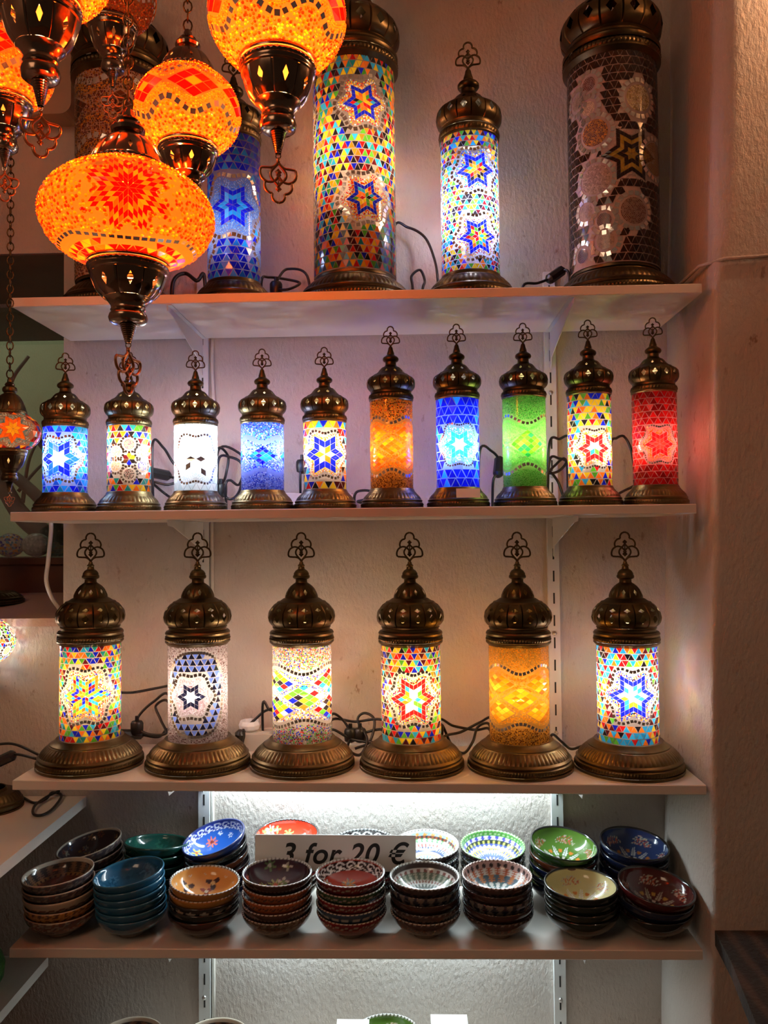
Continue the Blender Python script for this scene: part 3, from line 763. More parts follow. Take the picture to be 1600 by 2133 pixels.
small('small brilliant white glass lamp with clear star', .3039, .1225, .0, P_tri_star(0, .47, .036, 2, lambda k, i, j: rnd.choice([(.9, .92, .92), (.9, .92, .92), MIR, (.5, .52, .52)]), [(.86, .9, .9), (.7, .78, .8), (.9, .92, .92)], .013, ([WH, (.7, .78, .8)]), 4), 1.5, .62, (.88, .95, 1), grout=(.80, .84, .88))
small('small blue beaded lamp with cyan diamonds', .4275, .1235, .0, P_wave([B_, CY, (.05, .2, .9), WH], lambda i, j: rnd.choice([CY, CY, (.02, .2, .9), B_]), [B_, (.2, .5, 1), WH], .50, 4, .004, .17, 4, .00125, [(.02, .03, .3), (.2, .3, .6), (.5, .5, .6)], False, False, .0064, .0042), 1.2, .62, (.86, .93, 1), grout=(.30, .36, .70))
small('small multicoloured lamp with dark blue star', .5425, .1245, .0, P_tri_star(0, .50, .039, 2, lambda k, i, j: (rnd.choice([WH, YE, RD, GR, OR, B_]) if (i, j) == (0, 0) else B_), [B_, RD, OR, YE, CY, YE, MA, BK], .0135, ([YE, OR, WH, RD]), 2, ([YE, OR, WH, YE], 60)), .95, .60, (1, .92, .80))
amb = lambda i, j: rnd.choice([AM, YE, OR, (.55, .24, .03)])
small('small amber beaded lamp with gold diamonds and two mirror bands', .6649, .1610, .0, P_wave([AM, OR, GO, BR], amb, [AM, GO, OR], .47, 4, .005, .235, 4, .00125, [BR, GO, (.35, .2, .08)], True, True, .0058, .0042), .62, .45, (1, .84, .52), dark=True, grout=(.62, .34, .12))
small('small deep blue triangle mosaic lamp with turquoise star and paper tag on its base', .7858, .1630, .08, P_tri_star(0, .47, .0285, 2, ringc(WH, CY), [B_, B_, B_, (.01, .012, .4), B_, CY], .0155, ([CY, (.2, .6, .9), WH]), 4, ([CY, WH], 90), 0, w=.0165), 1.25, .43, (.84, .93, 1), dark=True, grout=(.36, .46, .88))
grn = lambda i, j: rnd.choice([(.20, .62, .05), (.30, .75, .05), GR, (.05, .40, .22), (.5, .85, .1)])
small('small green beaded lamp with lime diamonds and mirror bands', .907, .1625, .15, P_wave([(.10, .35, .08), (.16, .45, .10), (.05, .22, .05)], grn, [(.15, .5, .12), (.25, .6, .2)], .47, 3, .006, .22, 5, .0011, [(.08, .22, .05), (.12, .28, .08)], False, True, .0060, .0050), .95, .50, (.95, 1, .80), dark=True, grout=(.34, .52, .20))
small('small yellow and orange triangle mosaic lamp with red star', 1.025, .1660, .22, P_tri_star(0, .40, .0300, 2, lambda k, i, j: (rnd.choice([WH, CY, GR, WH]) if (i, j) == (0, 0) else RD), [YE, OR, CY, B_, RD, YE, BK, GR, OR], .0116, ([YE, WH, OR]), 2, ([WH, YE, OR], 80), 0), .95, .42, (1, .90, .74), dark=True)
small('small dark red triangle mosaic lamp with bright red star, rightmost of the small lamps', 1.1425, .1680, .22, P_tri_star(0, .43, .0262, 2, ringc((.9, .05, .03), RD), [(.34, .006, .008), (.20, .005, .006), (.42, .012, .012)], .0118, ([(1, .25, .02), (.9, .12, .02)]), 3, None, 0, w=.014), 1.0, .42, (1, .88, .76), Rb=.0575, grout=(.52, .20, .18))

# ------------------------------------------------------------------ third shelf lamps
z3 = lambda x: zt(3, x)
G3 = 'wide-based mosaic lamps on the third shelf'
def mid(label, x, face, paint, power, bz, color, grout=(.68, .58, .50), dark=False, Rb=.0968):
    return table_lamp(label, x, .1065, z3(x), .0543, .1755, Rb, .0525, 'wide', face, paint, power, bz, color, grout, dark, G3)
mid('wide-based lamp with star of many coloured rhombs, leftmost on the third shelf', .0948, -.05, P_tri_star(-.12, .48, .0435, 4, lambda k, i, j: rnd.choice([OR, YE, CY, B_, RD, GR, YE, OR, CY]), [OR, YE, CY, B_, RD, GR, MA, TE, OR], .0112, ([YE, WH, RD, OR]), 3, ([YE, WH, B_], 150), mw=.0062, br=.0013), 1.2, .48, (1, .88, .66))
def paint_oval(S):
    c = S.len*.50; u0 = -.05
    S.medallion(u0-.14, c-.004, .0270, 2, ringc(WH, (.012, .012, .03)), 6, 0, [(.55, .38, .42), (.7, .55, .6), (.35, .2, .22)], 5, True, .0011, ([(.6, .42, .46)], 120), .0065)
    A_, B2 = .050, .072
    def inov(u, v, g=0): 
        x = (((u-u0+pi) % (2*pi))-pi)*S.rmax; y = v-c; return (abs(x)/(A_+g))**2.6+(abs(y)/(B2+g))**2.6 < 1
    nn = 64
    for i in range(nn):
        th = 2*pi*i/nn; q = (abs(cos(th))**2.6+abs(sin(th))**2.6)**(-1/2.6)
        x, y = (A_+.0035)*cos(th)*q, (B2+.0035)*sin(th)*q; g = .0026
        S.poly(u0+x/S.rmax, c+y, [(-g, -g), (g, -g), (g, g), (-g, g)], MIR, .0011)
    S.block.append(lambda u, v: not inov(u, v))
    S.tris(.001, S.len-.001, .0112, None, None, lambda k, i, u_: (.16, .26, .78) if u_ else (.012, .012, .03))
    S.block.pop(); S.block.append(lambda u, v: inov(u, v, .008))
    S.beads(.001, S.len-.001, .0012, [(.45, .30, .30), (.16, .05, .04), (.6, .48, .46)])
mid('wide-based lamp with blue and black triangles in an oval around a small dark star', .2979, -.05, paint_oval, 1.0, .48, (.9, .94, 1))
mb = [RD, B_, OR, YE, WH, GR, WH, (.6, .5, .4)]
mid('wide-based lamp covered in confetti beads with bands of coloured diamonds', .4932, .05, P_wave(mb, lambda i, j: rnd.choice([OR, RD, CY, B_, YE, GR, BK, (.5, .5, .8)]), [WH, YE, OR, WH, B_], .48, 3, .006, .22, 4, .00135, [(.5, .4, .35), RD, B_, (.4, .38, .3), GR, BR], True, True, .0098, .0058), 1.6, .50, (1, .93, .80))
mid('wide-based triangle mosaic lamp with large red-outlined star', .6959, .08, P_tri_star(0, .46, .0440, 3, lambda k, i, j: RD if max(i, j) == 2 else rnd.choice([WH, YE, CY, WH, OR, GR]), [OR, YE, CY, B_, RD, GR, MA, BK, OR], .0116, ([YE, WH, RD, GR]), 2, ([YE, WH, B_, OR, RD], 200), 0, mw=.0062, br=.0013), 1.5, .46, (1, .86, .58))
gol = lambda i, j: rnd.choice([AM, (.9, .55, .05), (.5, .26, .03), (.95, .75, .12)])
mid('wide-based golden beaded lamp with amber diamonds and mirror bands', .8953, .05, P_wave([GO, AM, (.45, .32, .1)], gol, [GO, AM, (.5, .36, .12)], .47, 4, .006, .235, 4, .00125, [(.35, .22, .08), BR, GO], True, True, .0082, .0052), .85, .46, (1, .82, .46), grout=(.66, .42, .15))
mid('wide-based triangle mosaic lamp with blue-outlined star glowing white, rightmost on the third shelf', 1.0940, .18, P_tri_star(0, .50, .0440, 3, lambda k, i, j: B_ if max(i, j) == 2 else rnd.choice([WH, WH, CY, YE, WH]), [CY, B_, YE, OR, RD, GR, MA, BK, CY], .0116, ([WH, YE, B_, OR]), 2, ([WH, CY, B_, RD, YE], 200), 0, mw=.0062, br=.0013), 1.9, .52, (.88, .93, 1), Rb=.0985)
# paper tag on the deep blue lamp's base
m = M(); m.add([(-.021, -.0002, 0), (.021, -.0002, 0), (.021, .0075, .0165), (-.021, .0075, .0165), (-.021, .0006, 0), (.021, .0006, 0), (.021, .0083, .0165), (-.021, .0083, .0165)], [(0, 1, 2, 3), (7, 6, 5, 4), (0, 4, 5, 1), (1, 5, 6, 2), (2, 6, 7, 3), (3, 7, 4, 0)])
tag(m.build('price_tag', M_card, loc=(.800, .0165, z2(.79)+.0165)), 'small blank paper tag stuck on the base of the deep blue lamp', 'tag')

# ------------------------------------------------------------------ hanging lamps
def pendant(label, loc, R, hz, rc, paint, power, color, rz, grout, chain_top=3.0, tilt=0, caps=.85, cupk=.80, metalm=None, fil=1.0, drop=.15, bz=.42):
    x, y, z = loc; mt = metalm or M_copper
    r = empty('hanging_mosaic_lamp', (x, y, z), label, 'lamp', 'hanging mosaic lamps')
    a0 = math.asin(min(.98, rc/R))
    prof = [(R*sin(pi-a0-(pi-2*a0)*k/24), hz*cos(pi-a0-(pi-2*a0)*k/24)) for k in range(25)]
    S = Surf(prof); paint(S); S.grout(grout, 64)
    S.m.build('glass_globe', [M_glass, M_grout], r, rz=rz)
    ze = hz*cos(a0)
    # lower cup
    m = M(); cp = lambda p: [(q*rc, -ze-.0+zz*rc*cupk) for q, zz in p]
    m.lathe(cp([(.97, .08), (1.04, .02), (1.06, -.04), (1.05, -.10)]), 64)
    rope(m, rc*1.0, -ze-.24*rc*cupk, -ze-.10*rc*cupk, 44, rc*.045)
    m.lathe(cp([(1.0, -.24), (1.0, -.30), (.985, -.33), (.985, -.38), (.95, -.42)]), 64)
    q = lobed(cp([(.95, -.42), (.935, -.50), (.90, -.60), (.85, -.78), (.77, -.98), (.68, -1.12), (.62, -1.18)])[::-1], 8, [(1, 3, 4)][:0], .02, -9, 9)
    body = [(.62, -1.18), (.70, -1.08), (.79, -.96), (.865, -.76), (.915, -.58), (.935, -.50), (.95, -.42)]
    q = lobed(cp(body), 8, [(2, 3, 4)], .03, -9, 9, (0, .06, .38, .5, .62, .94)); m.add(q.v, q.f)
    m.lathe(cp([(.62, -1.18), (.56, -1.22), (.50, -1.30), (.44, -1.40), (.43, -1.50), (.45, -1.55), (.42, -1.60), (.47, -1.68), (.50, -1.80), (.47, -1.92), (.38, -1.99), (.20, -2.01)]), 40)
    m.build('bottom_cup', mt, r, smooth=True, angle=35)
    m = M(); cone = []
    for k in range(22):
        t = k/21; cone.append((rc*(.20-.13*t)*(1+.16*(k % 2)), -ze-rc*cupk*(2.0+.62*t)))
    m.lathe(cone, 16); zz = -ze-rc*cupk*2.68
    m.tube([(.003*cos(a), 0, zz+.003*sin(a)) for a in [2*pi*i/10 for i in range(10)]], .0007, 5, True)
    m.build('drop_cone', mt, r, smooth=True, angle=40)
    fS = rc*1.12*fil; me = cached(('pf', round(fS, 4)), lambda: filigree_mesh(fS, M_filigree, .036, -1))
    o = link('filigree_drop', me, r, (0, 0, zz-.003-.02*fS), rz+drop)
    # top cap
    m = M(); tp = lambda p: [(q_*rc, ze+z_*rc*caps) for q_, z_ in p]
    m.lathe(tp([(.97, -.06), (1.02, .02), (1.02, .08)]), 64); rope(m, rc*.97, ze+.08*rc*caps, ze+.22*rc*caps, 44, rc*.045)
    q = lobed(tp([(.97, .22), (.93, .34), (.88, .48), (.82, .62), (.72, .80), (.58, .98), (.46, 1.08)]), 8, [(1, 2, 3)], .02, -9, 9, (0, .06, .42, .5, .58, .94)); m.add(q.v, q.f)
    m.lathe(tp([(.46, 1.08), (.36, 1.12), (.34, 1.18), (.42, 1.24), (.44, 1.36), (.40, 1.46), (.30, 1.52), (.26, 1.56), (.30, 1.62), (.24, 1.70), (.16, 1.76), (.14, 1.9), (.10, 2.0), (.02, 2.02)]), 32)
    m.build('top_cap', mt, r, smooth=True, angle=35)
    m = M(); zc = ze+rc*caps*2.0; k = 0
    while z+zc < chain_top:
        a = (k % 2)*pi/2+.3; lh = .0125; lw = .0052
        m.tube([(lw*cos(t)*cos(a), lw*cos(t)*sin(a), zc+lh*.5+lh*.62*sin(t)) for t in [2*pi*i/10 for i in range(10)]], .0012, 5, True); zc += lh*.98; k += 1
    m.build('chain', M_bronzeD, r, smooth=True)
    m = M(); m.lathe([(.008, -ze+.001), (.008, -ze*.86), (.013, -ze*.84), (.013, -bz*hz-.014), (.002, -bz*hz-.0135)], 12); m.build('lamp_holder', M_whitep, r)
    if power: light('bulb', 'POINT', (0, 0, -bz*hz), power*BULB, color, .012, parent=r)
    return r
OB = [(1, .17, .004), (1, .34, .010), (1, .48, .02), (.85, .05, .003), (1, .66, .05), (1, .10, .004)]
DR = (.30, .004, .004); ORR = (1, .17, .008)
def paint_A(S):
    c = S.len*.475
    S.medallion(.0, c, .050, 4, lambda k, i, j: (DR if (i+j+(i == 0 and j == 0)) % 2 else rnd.choice([ORR, (1, .36, .02)])), 8, pi/8, [(1, .5, .03)], 1, False, .0020, (OB, 500), dome=True)
    for uu in (pi*.62, -pi*.62, pi): S.medallion(uu, c, .046, 3, lambda k, i, j: DR if (i+j) % 2 else ORR, 8, pi/8, [(1, .5, .03)], 0, False, .0016, None, dome=True)
    vm = S.len*.135
    f = lambda u: vm+.012*(min(1, abs(((u+pi) % (2*pi))-pi)/.9)**2)
    S.mirrorline(f, .0072, hgt=.75)
    blk_ = lambda u, v: v > f(u)-.0085
    S.block.append(blk_); S.tris(.001, vm+.010, .0105, [DR, ORR, (1, .5, .03), DR, RD], .013); S.block.remove(blk_)
    S.beads(vm, S.len-.001, .0021, OB, True, 1.0, wl=lambda u: f(u)+.0045, n=5)
def paint_zig(k=6, dark=False, cf=.56):
    pal = OB if not dark else [(.5, .10, .02), (.3, .06, .02), (.6, .2, .05)]
    def f(S):
        L = S.len; c = L*cf; R = S.rmax
        a = 2*pi*S.rz(c)[0]/k/6.4
        for i in range(k):
            S.diamonds(2*pi*i/k, c, a, a*.62, 3, lambda i, j: (1, .42, .02) if (i, j) == (1, 1) else DR)
        w1 = lambda u: c-a*1.2-a*.75*cos(k*u); w2 = lambda u: c+a*1.3+a*.75*cos(k*u)
        for q in range(3): S.beadline(lambda u: w1(u)-q*.0030, .0014, [(1, .5, .03), (1, .3, .02)], True)
        for q in range(1): S.beadline(lambda u: w2(u)+q*.0030, .0014, [(1, .5, .03), (1, .3, .02)], True)
        wm = lambda u: w1(u)-.0140; S.mirrorline(wm, .0075, hgt=1.0); S.mirrorline(lambda u: min(w2(u)+.008, L-.004), .0062)
        S.beads(.001, c, .0020, pal, True, wh=lambda u: wm(u)-.0045, n=5)
        S.beads(c-a*3, c+a*2.4, .0014, pal, True, .85, wl=lambda u: wm(u)+.0045, wh=lambda u: w1(u)-.0070, n=5)
        S.beads(c, L-.001, .0014, pal, True, wl=lambda u: w2(u)+.003, n=5)
    return f
GOR = (.95, .30, .05)
Z = lambda x, y: atan2(.694-x, 1.417+y)
pendant('largest orange hanging lamp with red and orange starburst, in front of the shelf edge', (.3798, -.51, 1.8134), .095, .058, .0435, paint_A, 2.5, (1, .70, .32), Z(.38, -.51), GOR, drop=.9)
pendant('smaller round orange hanging lamp with red zigzag, right above the starburst lamp', (.4222, -.4125, 1.9856), .065, .053, .036, paint_zig(6), 1.5, (1, .70, .32), Z(.42, -.41)+.1, GOR, cupk=.86)
pendant('round orange hanging lamp cut by the top edge, before the tallest mosaic lamp', (.5464, -.479, 2.062), .080, .066, .0435, paint_zig(6, cf=.49), 2.5, (1, .70, .34), Z(.55, -.48), GOR, cupk=.95)
pendant('orange hanging lamp cut by the top left corner, its big metal cup in view', (.2785, -.51, 2.118), .080, .062, .0440, paint_zig(6), 2.4, (1, .70, .34), Z(.28, -.51), GOR, cupk=1.05)
pendant('dim dark red beaded hanging lamp behind the others near the top edge', (.2448, -.189, 2.292), .065, .055, .036, paint_zig(6, True), .35, (1, .75, .4), 0, (.25, .08, .03), cupk=1.05)
pendant('orange hanging lamp at the left edge, half behind the big metal cup', (.170, -.376, 2.068), .060, .050, .0335, paint_zig(6), .75, (1, .80, .42), .3, GOR, cupk=1.0)
def paint_G(S):
    c = S.len*.5
    S.medallion(.05, c, .027, 2, ringc(YE, OR), 7, .2, [(.12, .35, .5), (.3, .55, .62), (.5, .65, .68)], 3, False, .0013, ([(.3, .5, .6)], 120))
    for uu in (2.0, -2.0): S.medallion(uu, c, .027, 2, ringc(YE, OR), 7, .2, [(.12, .35, .5)], 3, False, .0013, None)
    S.tris(.001, S.len-.001, .0095, [DR, DR, YE, OR, B_, CY, MA, DR])
pendant('small flattened hanging lamp with yellow star in front of the window', (.0144, -.046, 1.6344), .050, .036, .0275, paint_G, .8, (1, .82, .5), Z(.014, -.046)+.05, (.25, .12, .08), metalm=M_bronzeD, cupk=1.0, caps=1.15, fil=.62)
def paint_H(S):
    for i in range(8):
        for j in range(2):
            S.disc(2*pi*(i+.5*j)/8, S.len*(.34+.34*j), .0088, [[B_], [YE], [GR], [OR, RD]][(i+j*2) % 4], .0013, .0050)
    S.tris(.001, S.len-.001, .0080, MULTI)
pendant('small round hanging lamp with blue, yellow and green beaded dots', (-.158, .205, 1.247), .057, .048, .026, paint_H, 1.0, (1, .95, .85), .5, (.6, .58, .55), metalm=M_bronzeD, fil=.6)

def paint_clear(S): S.beads(.001, S.len-.001, .0022, [(.95, .62, .35), (.9, .72, .5), (.95, .5, .2)], n=5)
pendant('amber and clear beaded hanging lamp close to the right wall', (1.63, -.14, 2.46), .080, .066, .0435, paint_clear, 24, (1, .74, .54), 0, (.9, .75, .6), bz=0)

# ------------------------------------------------------------------ things in the niche and on the side shelves
table_lamp('unlit bronze-based lamp standing on the window sill', -.303, .46, 1.3036, .034, .11, .095, .032, 'slim', 0, P_tri_star(0, .5, .02, 2, ringc(YE, OR), beads=(WH,)), 0, dark=True)
tag(link('lamp_base', base_mesh(.064, .040, .030, False, M_bronzeD), None, (-.140, .188, .921)), 'loose dark bronze lamp base with paper sticker on the upper side shelf', 'lamp base')
m = M(); m.lathe([(.016, 0), (.024, .003), (.034, .02), (.036, .045), (.030, .066), (.018, .08), (.013, .092), (.016, .10), (.013, .101), (.010, .092)], 32, lambda k, a, z: 1+.012*sin(12*a+40*z))
tag(m.build('vase', principled('green_glaze', (.02, .12, .03), .3, bump=1, bscale=300, bstr=.6, c2=(.05, .22, .03), vscale=60), loc=(-.122, .14, .596), smooth=True), 'green glazed vase at the left edge on the lower side shelf', 'vase')
f = M(); f.box(-.44, .4345, .0705, .19, .070, .094); f.build('outer_ledge', M_wood, win)
for x, pal, lb in ((-.313, [WH, (.62, .66, .66), (.8, .84, .84)], 'clear white mosaic glass ball standing outside the window'), (-.385, [B_, WH, CY, AM, WH], 'amber and blue mosaic glass ball outside the window at the left edge')):
    S = Surf([(.037*sin(pi*k/16)+1e-4, .037*.85*(1-cos(pi*k/16))) for k in range(17)])
    S.tris(.002, S.len-.002, .008, pal); S.grout((.60, .62, .58), 32)
    tag(S.m.build('mosaic_glass_ball', [M_glassU, M_groutS], loc=(x, .765, 1.4045)), lb, 'ornament')
# price sticker on the side lamp
m = M(); m.add([(0, 0, 0), (.030, 0, .001), (.030, .011, .011), (0, .011, .010)], [(0, 1, 2, 3)])
m.v = [(x, y, z) for x, y, z in m.v]; m.add([(0, .0004, -.0006), (.030, .0004, .0004), (.030, .0114, .0104), (0, .0114, .0094)], [(3, 2, 1, 0)])
tag(m.build('price_sticker', M_card, loc=(-.128, .128, .9435)), 'white paper sticker on the loose bronze lamp base', 'sticker')

# ------------------------------------------------------------------ cords
CORDS = {
'r1a':[(0.671,0.2,2.062),(0.7,0.22,2.075),(0.734,0.22,2.054),(0.752,0.2,2.002),(0.757,0.17,1.949)],
'r1b':[(0.708,0.2,1.945),(0.706,0.2,1.969),(0.723,0.2,1.981),(0.732,0.19,1.956),(0.727,0.17,1.933)],
'r1c':[(0.497,0.2,1.973),(0.455,0.22,1.995),(0.439,0.2,1.97),(0.437,0.18,1.944),(0.464,0.16,1.935),(0.482,0.2,1.959),(0.456,0.21,1.97),(0.421,0.19,1.969),(0.41,0.17,1.956)],
'r1d':[(0.225,0.2,1.964),(0.244,0.22,1.99),(0.274,0.2,1.968),(0.286,0.21,1.981)],
'r1e':[(1.018,0.2,1.968),(1.001,0.21,1.974),(0.985,0.2,1.961),(0.953,0.18,1.944),(0.923,0.17,1.936)],
'r2a':[(0.193,0.17,1.636),(0.205,0.2,1.632),(0.22,0.22,1.602),(0.258,0.2,1.566),(0.299,0.17,1.531)],
'r2b':[(0.183,0.2,1.582),(0.204,0.22,1.578),(0.234,0.2,1.566),(0.22,0.18,1.556),(0.19,0.18,1.561),(0.21,0.2,1.538),(0.242,0.17,1.522)],
'r2c':[(0.318,0.18,1.621),(0.331,0.22,1.615),(0.326,0.22,1.576),(0.321,0.2,1.546),(0.344,0.18,1.526),(0.359,0.2,1.546),(0.36,0.22,1.596),(0.338,0.21,1.612),(0.318,0.19,1.603)],
'r2d':[(0.316,0.2,1.625),(0.353,0.23,1.621),(0.363,0.22,1.591),(0.357,0.2,1.556),(0.342,0.19,1.564),(0.335,0.18,1.554)],
'r2e':[(0.494,0.2,1.597),(0.483,0.21,1.593),(0.48,0.2,1.573)],
'r2f':[(0.589,0.2,1.534),(0.603,0.21,1.542),(0.623,0.2,1.538),(0.609,0.18,1.523),(0.596,0.17,1.518),(0.621,0.17,1.513)],
'r2g':[(0.835,0.17,1.616),(0.861,0.2,1.616),(0.878,0.22,1.599),(0.873,0.2,1.573),(0.862,0.19,1.558)],
'r2h':[(0.971,0.18,1.627),(0.996,0.21,1.64),(1.015,0.19,1.632)],
'r2i':[(0.974,0.2,1.596),(0.997,0.22,1.602),(1.009,0.21,1.594),(0.993,0.2,1.576),(0.972,0.19,1.571),(0.984,0.2,1.586),(1.011,0.22,1.597)],
'r2j':[(0.966,0.18,1.571),(0.988,0.2,1.558),(0.997,0.19,1.529),(1,0.17,1.509)],
'r2k':[(1.084,0.16,1.618),(1.104,0.19,1.638),(1.124,0.21,1.643),(1.137,0.21,1.618),(1.14,0.2,1.58),(1.142,0.18,1.554)],
'r2l':[(1.097,0.17,1.526),(1.128,0.2,1.539),(1.146,0.18,1.545)],
'r3a':[(0.132,0.16,1.152),(0.143,0.21,1.143),(0.178,0.22,1.148),(0.221,0.19,1.16)],
'r3b':[(0.216,0.2,1.137),(0.178,0.22,1.122),(0.149,0.22,1.095),(0.148,0.21,1.074),(0.175,0.2,1.062),(0.212,0.19,1.066),(0.196,0.21,1.088),(0.183,0.22,1.114),(0.216,0.2,1.123)],
'r3c':[(0.122,0.2,1.062),(0.149,0.22,1.057),(0.191,0.21,1.054),(0.213,0.2,1.071)],
'r3d':[(0.357,0.2,1.061),(0.382,0.22,1.085),(0.406,0.22,1.104),(0.43,0.19,1.105)],
'r3e':[(0.401,0.21,1.12),(0.413,0.21,1.108),(0.428,0.19,1.101)],
'r3f':[(0.538,0.2,1.098),(0.56,0.22,1.084),(0.575,0.21,1.058),(0.572,0.18,1.038),(0.596,0.17,1.026),(0.609,0.19,1.054),(0.589,0.22,1.084),(0.603,0.22,1.098),(0.623,0.21,1.086),(0.614,0.19,1.049),(0.586,0.18,1.038)],
'r3g':[(0.536,0.22,1.084),(0.583,0.23,1.079),(0.642,0.2,1.087)],
'r3h':[(0.538,0.2,1.07),(0.58,0.2,1.051),(0.633,0.18,1.051),(0.637,0.2,1.07),(0.594,0.21,1.058),(0.576,0.2,1.046)],
'r3i':[(0.75,0.19,1.09),(0.78,0.22,1.072),(0.823,0.22,1.064),(0.848,0.19,1.072)],
'r3j':[(0.759,0.19,1.058),(0.794,0.22,1.06),(0.832,0.22,1.079),(0.853,0.19,1.092)],
'r3k':[(0.755,0.2,1.079),(0.774,0.2,1.041),(0.796,0.18,1.028),(0.815,0.19,1.048),(0.827,0.21,1.072),(0.848,0.19,1.081)],
'r3l':[(0.967,0.18,1.064),(0.991,0.21,1.043),(1.009,0.21,1.029),(1.029,0.19,1.04)],
'la':[(-0.139,0.2,1.042),(-0.095,0.2,1.043),(-0.024,0.17,1.026)],
'lb':[(-0.114,0.16,1.016),(-0.071,0.15,1.036),(-0.015,0.12,1.036)],
'lc':[(-.128,.235,.925),(-.109,.250,.925),(-.060,.208,.925),(-.045,.229,.925),(-.041,.25,.932),(-.019,.244,.928),(-.0066,.18,.925),(-.009,.138,.925),(-.0286,.141,.925),(-.0447,.18,.928),(-.043,.23,.930),(-.028,.255,.934)],
'wc':[(-0.058,0.28,1.489),(-0.058,0.28,1.464),(-0.066,0.285,1.404),(-0.072,0.29,1.363),(-0.065,0.3,1.327),(-0.047,0.3,1.301)],
}
def cord(key, label, zb=None, r=.0027, m_=None, group=None, plug=None, switch=None, ends=True):
    P = [list(p) for p in CORDS[key]]
    if zb is not None:
        for p in P: p[2] = max(p[2], zb+r+.0004)
        if ends:
            for e, o in ((0, 1), (-1, -2)):
                if P[e][2] > zb+.03:
                    q = [P[e][0]+(P[e][0]-P[o][0])*.15, min(.24, P[e][1]+.01), zb+r+.0005]
                    P.insert(0, q) if e == 0 else P.append(q)
    m = M(); m.tube(catmull(P, 8), r, 7)
    o = m.build('electric_cable', m_ or M_black, smooth=True); tag(o, label, 'cable', group)
    if plug is not None:
        p = Vector(P[plug]); b = M(); b.lathe([(.004, -.004), (.0115, 0), (.0125, .008), (.0125, .02), (.010, .024), (.004, .025), (.0038, .034), (.0001, .0345)], 14)
        b.build('plug', M_black, o, (p.x, p.y, max(p.z-.012, (zb or 0)+.001)), smooth=True, angle=40)
    if switch is not None:
        i = switch; a, b_ = Vector(P[i]), Vector(P[i+1]); d = (b_-a).normalized(); c_ = (a+b_)/2
        b = M(); b.tube([tuple(c_-d*.026), tuple(c_-d*.02), tuple(c_+d*.02), tuple(c_+d*.026)], [.005, .0105, .0105, .005], 8)
        b.build('switch', M_black, o, smooth=True, angle=40)
    return o
t1, t2, t3 = zt(1, .6), zt(2, .6), zt(3, .6)
cord('r1a', 'black cord arching up the wall between the two brightest top shelf lamps', t1)
cord('r1b', 'short black cord loop beside the tallest mosaic lamp base', t1)
cord('r1c', 'black cord tangle between the blue lamp and the tallest lamp', t1, plug=4)
cord('r1d', 'black cords behind the starburst lamp left of the blue lamp', t1, r=.004)
cord('r1e', 'black cord with switch left of the dark brown lamp on the top shelf', t1, switch=2)
cord('r2a', 'black cord sloping down between the second and third small lamps', t2)
cord('r2b', 'black cord coil behind the second small lamp', t2, switch=1)
cord('r2c', 'black cord loop right of the white glass lamp', t2, plug=4)
cord('r2d', 'thin black cord arching into the blue beaded lamp', t2)
cord('r2e', 'black cord hanging onto a plug left of the fifth small lamp', t2, plug=2)
cord('r2f', 'black cord coil left of the amber lamp', t2)
cord('r2g', 'black cord arch right of the deep blue lamp', t2, switch=3)
cord('r2h', 'black cord bridging behind the right upright on the second shelf', t2)
cord('r2i', 'figure-eight black cord knot right of the green lamp', t2)
cord('r2j', 'black cord falling from the knot to the base of the red star lamp', t2)
cord('r2k', 'tall black cord arch between the two rightmost small lamps', t2)
cord('r2l', 'low black cord between the bases of the two rightmost small lamps', t2)
cord('r3a', 'black cord stretched between the two leftmost wide-based lamps', t3, ends=False)
cord('r3b', 'large black cord loop left of the oval-pattern lamp', t3, plug=4)
cord('r3c', 'low black cord at the foot of the loop on the third shelf', t3, switch=1)
cord('r3d', 'black cord rising from the white power strip', t3, switch=0)
cord('r3e', 'short black cord end left of the confetti bead lamp', t3)
cord('r3f', 'big black cord tangle between the confetti and red star lamps', t3, plug=3)
cord('r3g', 'long black cord crossing behind the cord tangle', t3)
cord('r3h', 'black cord coil beside the red star lamp', t3, plug=5)
cord('r3i', 'black cord sloping right behind the red star lamp', t3, switch=0)
cord('r3j', 'black cord rising to the golden lamp', t3)
cord('r3k', 'black cord drooping low between red star lamp and golden lamp', t3)
cord('r3l', 'black cord leading right from the golden lamp', t3)
cord('la', 'upper black cord coming in at the left edge by the third shelf', None)
cord('lb', 'black cord with switch entering at the left beside the leftmost wide-based lamp', None, switch=0)
cord('lc', 'black cord looped on the upper side shelf', .921)
cord('wc', 'thick off-white cable hanging in front of the window', None, r=.0046, m_=M_whitep)
# white power strips
def strip(label, x0, x1, y, z, n):
    r = empty('power_strip', (x0, y, z), label, 'power strip')
    m = M(); w_ = x1-x0; m.box(0, w_, -.024, .024, .0005, .034); m.box(.003, w_-.003, -.021, .021, .034, .037); m.build('housing', M_whitep, r)
    for i in range(n):
        b = M(); b.lathe([(.018, .0371), (.0175, .0385), (.015, .0385), (.0145, .0372), (.0001, .0372)], 20, cx=w_*(i+.5)/n); b.build('socket', M_whitep, r)
    return r
strip('white power strip behind the confetti bead lamp on the third shelf', .345, .475, .225, t3+.0005, 3)
strip('long white trunking strip behind the small lamps on the second shelf', .44, .585, .222, t2+.0005, 3)
m = M(); m.lathe([(.014, 0), (.02, .004), (.022, .012), (.019, .020), (.0185, .020), (.0205, .012), (.018, .005), (.0001, .003)], 10)
tag(m.build('glass_tealight_holder', M_groutS, loc=(.372, .222, t3+.038)), 'small clear faceted glass holder standing on the white power strip', 'candle holder')

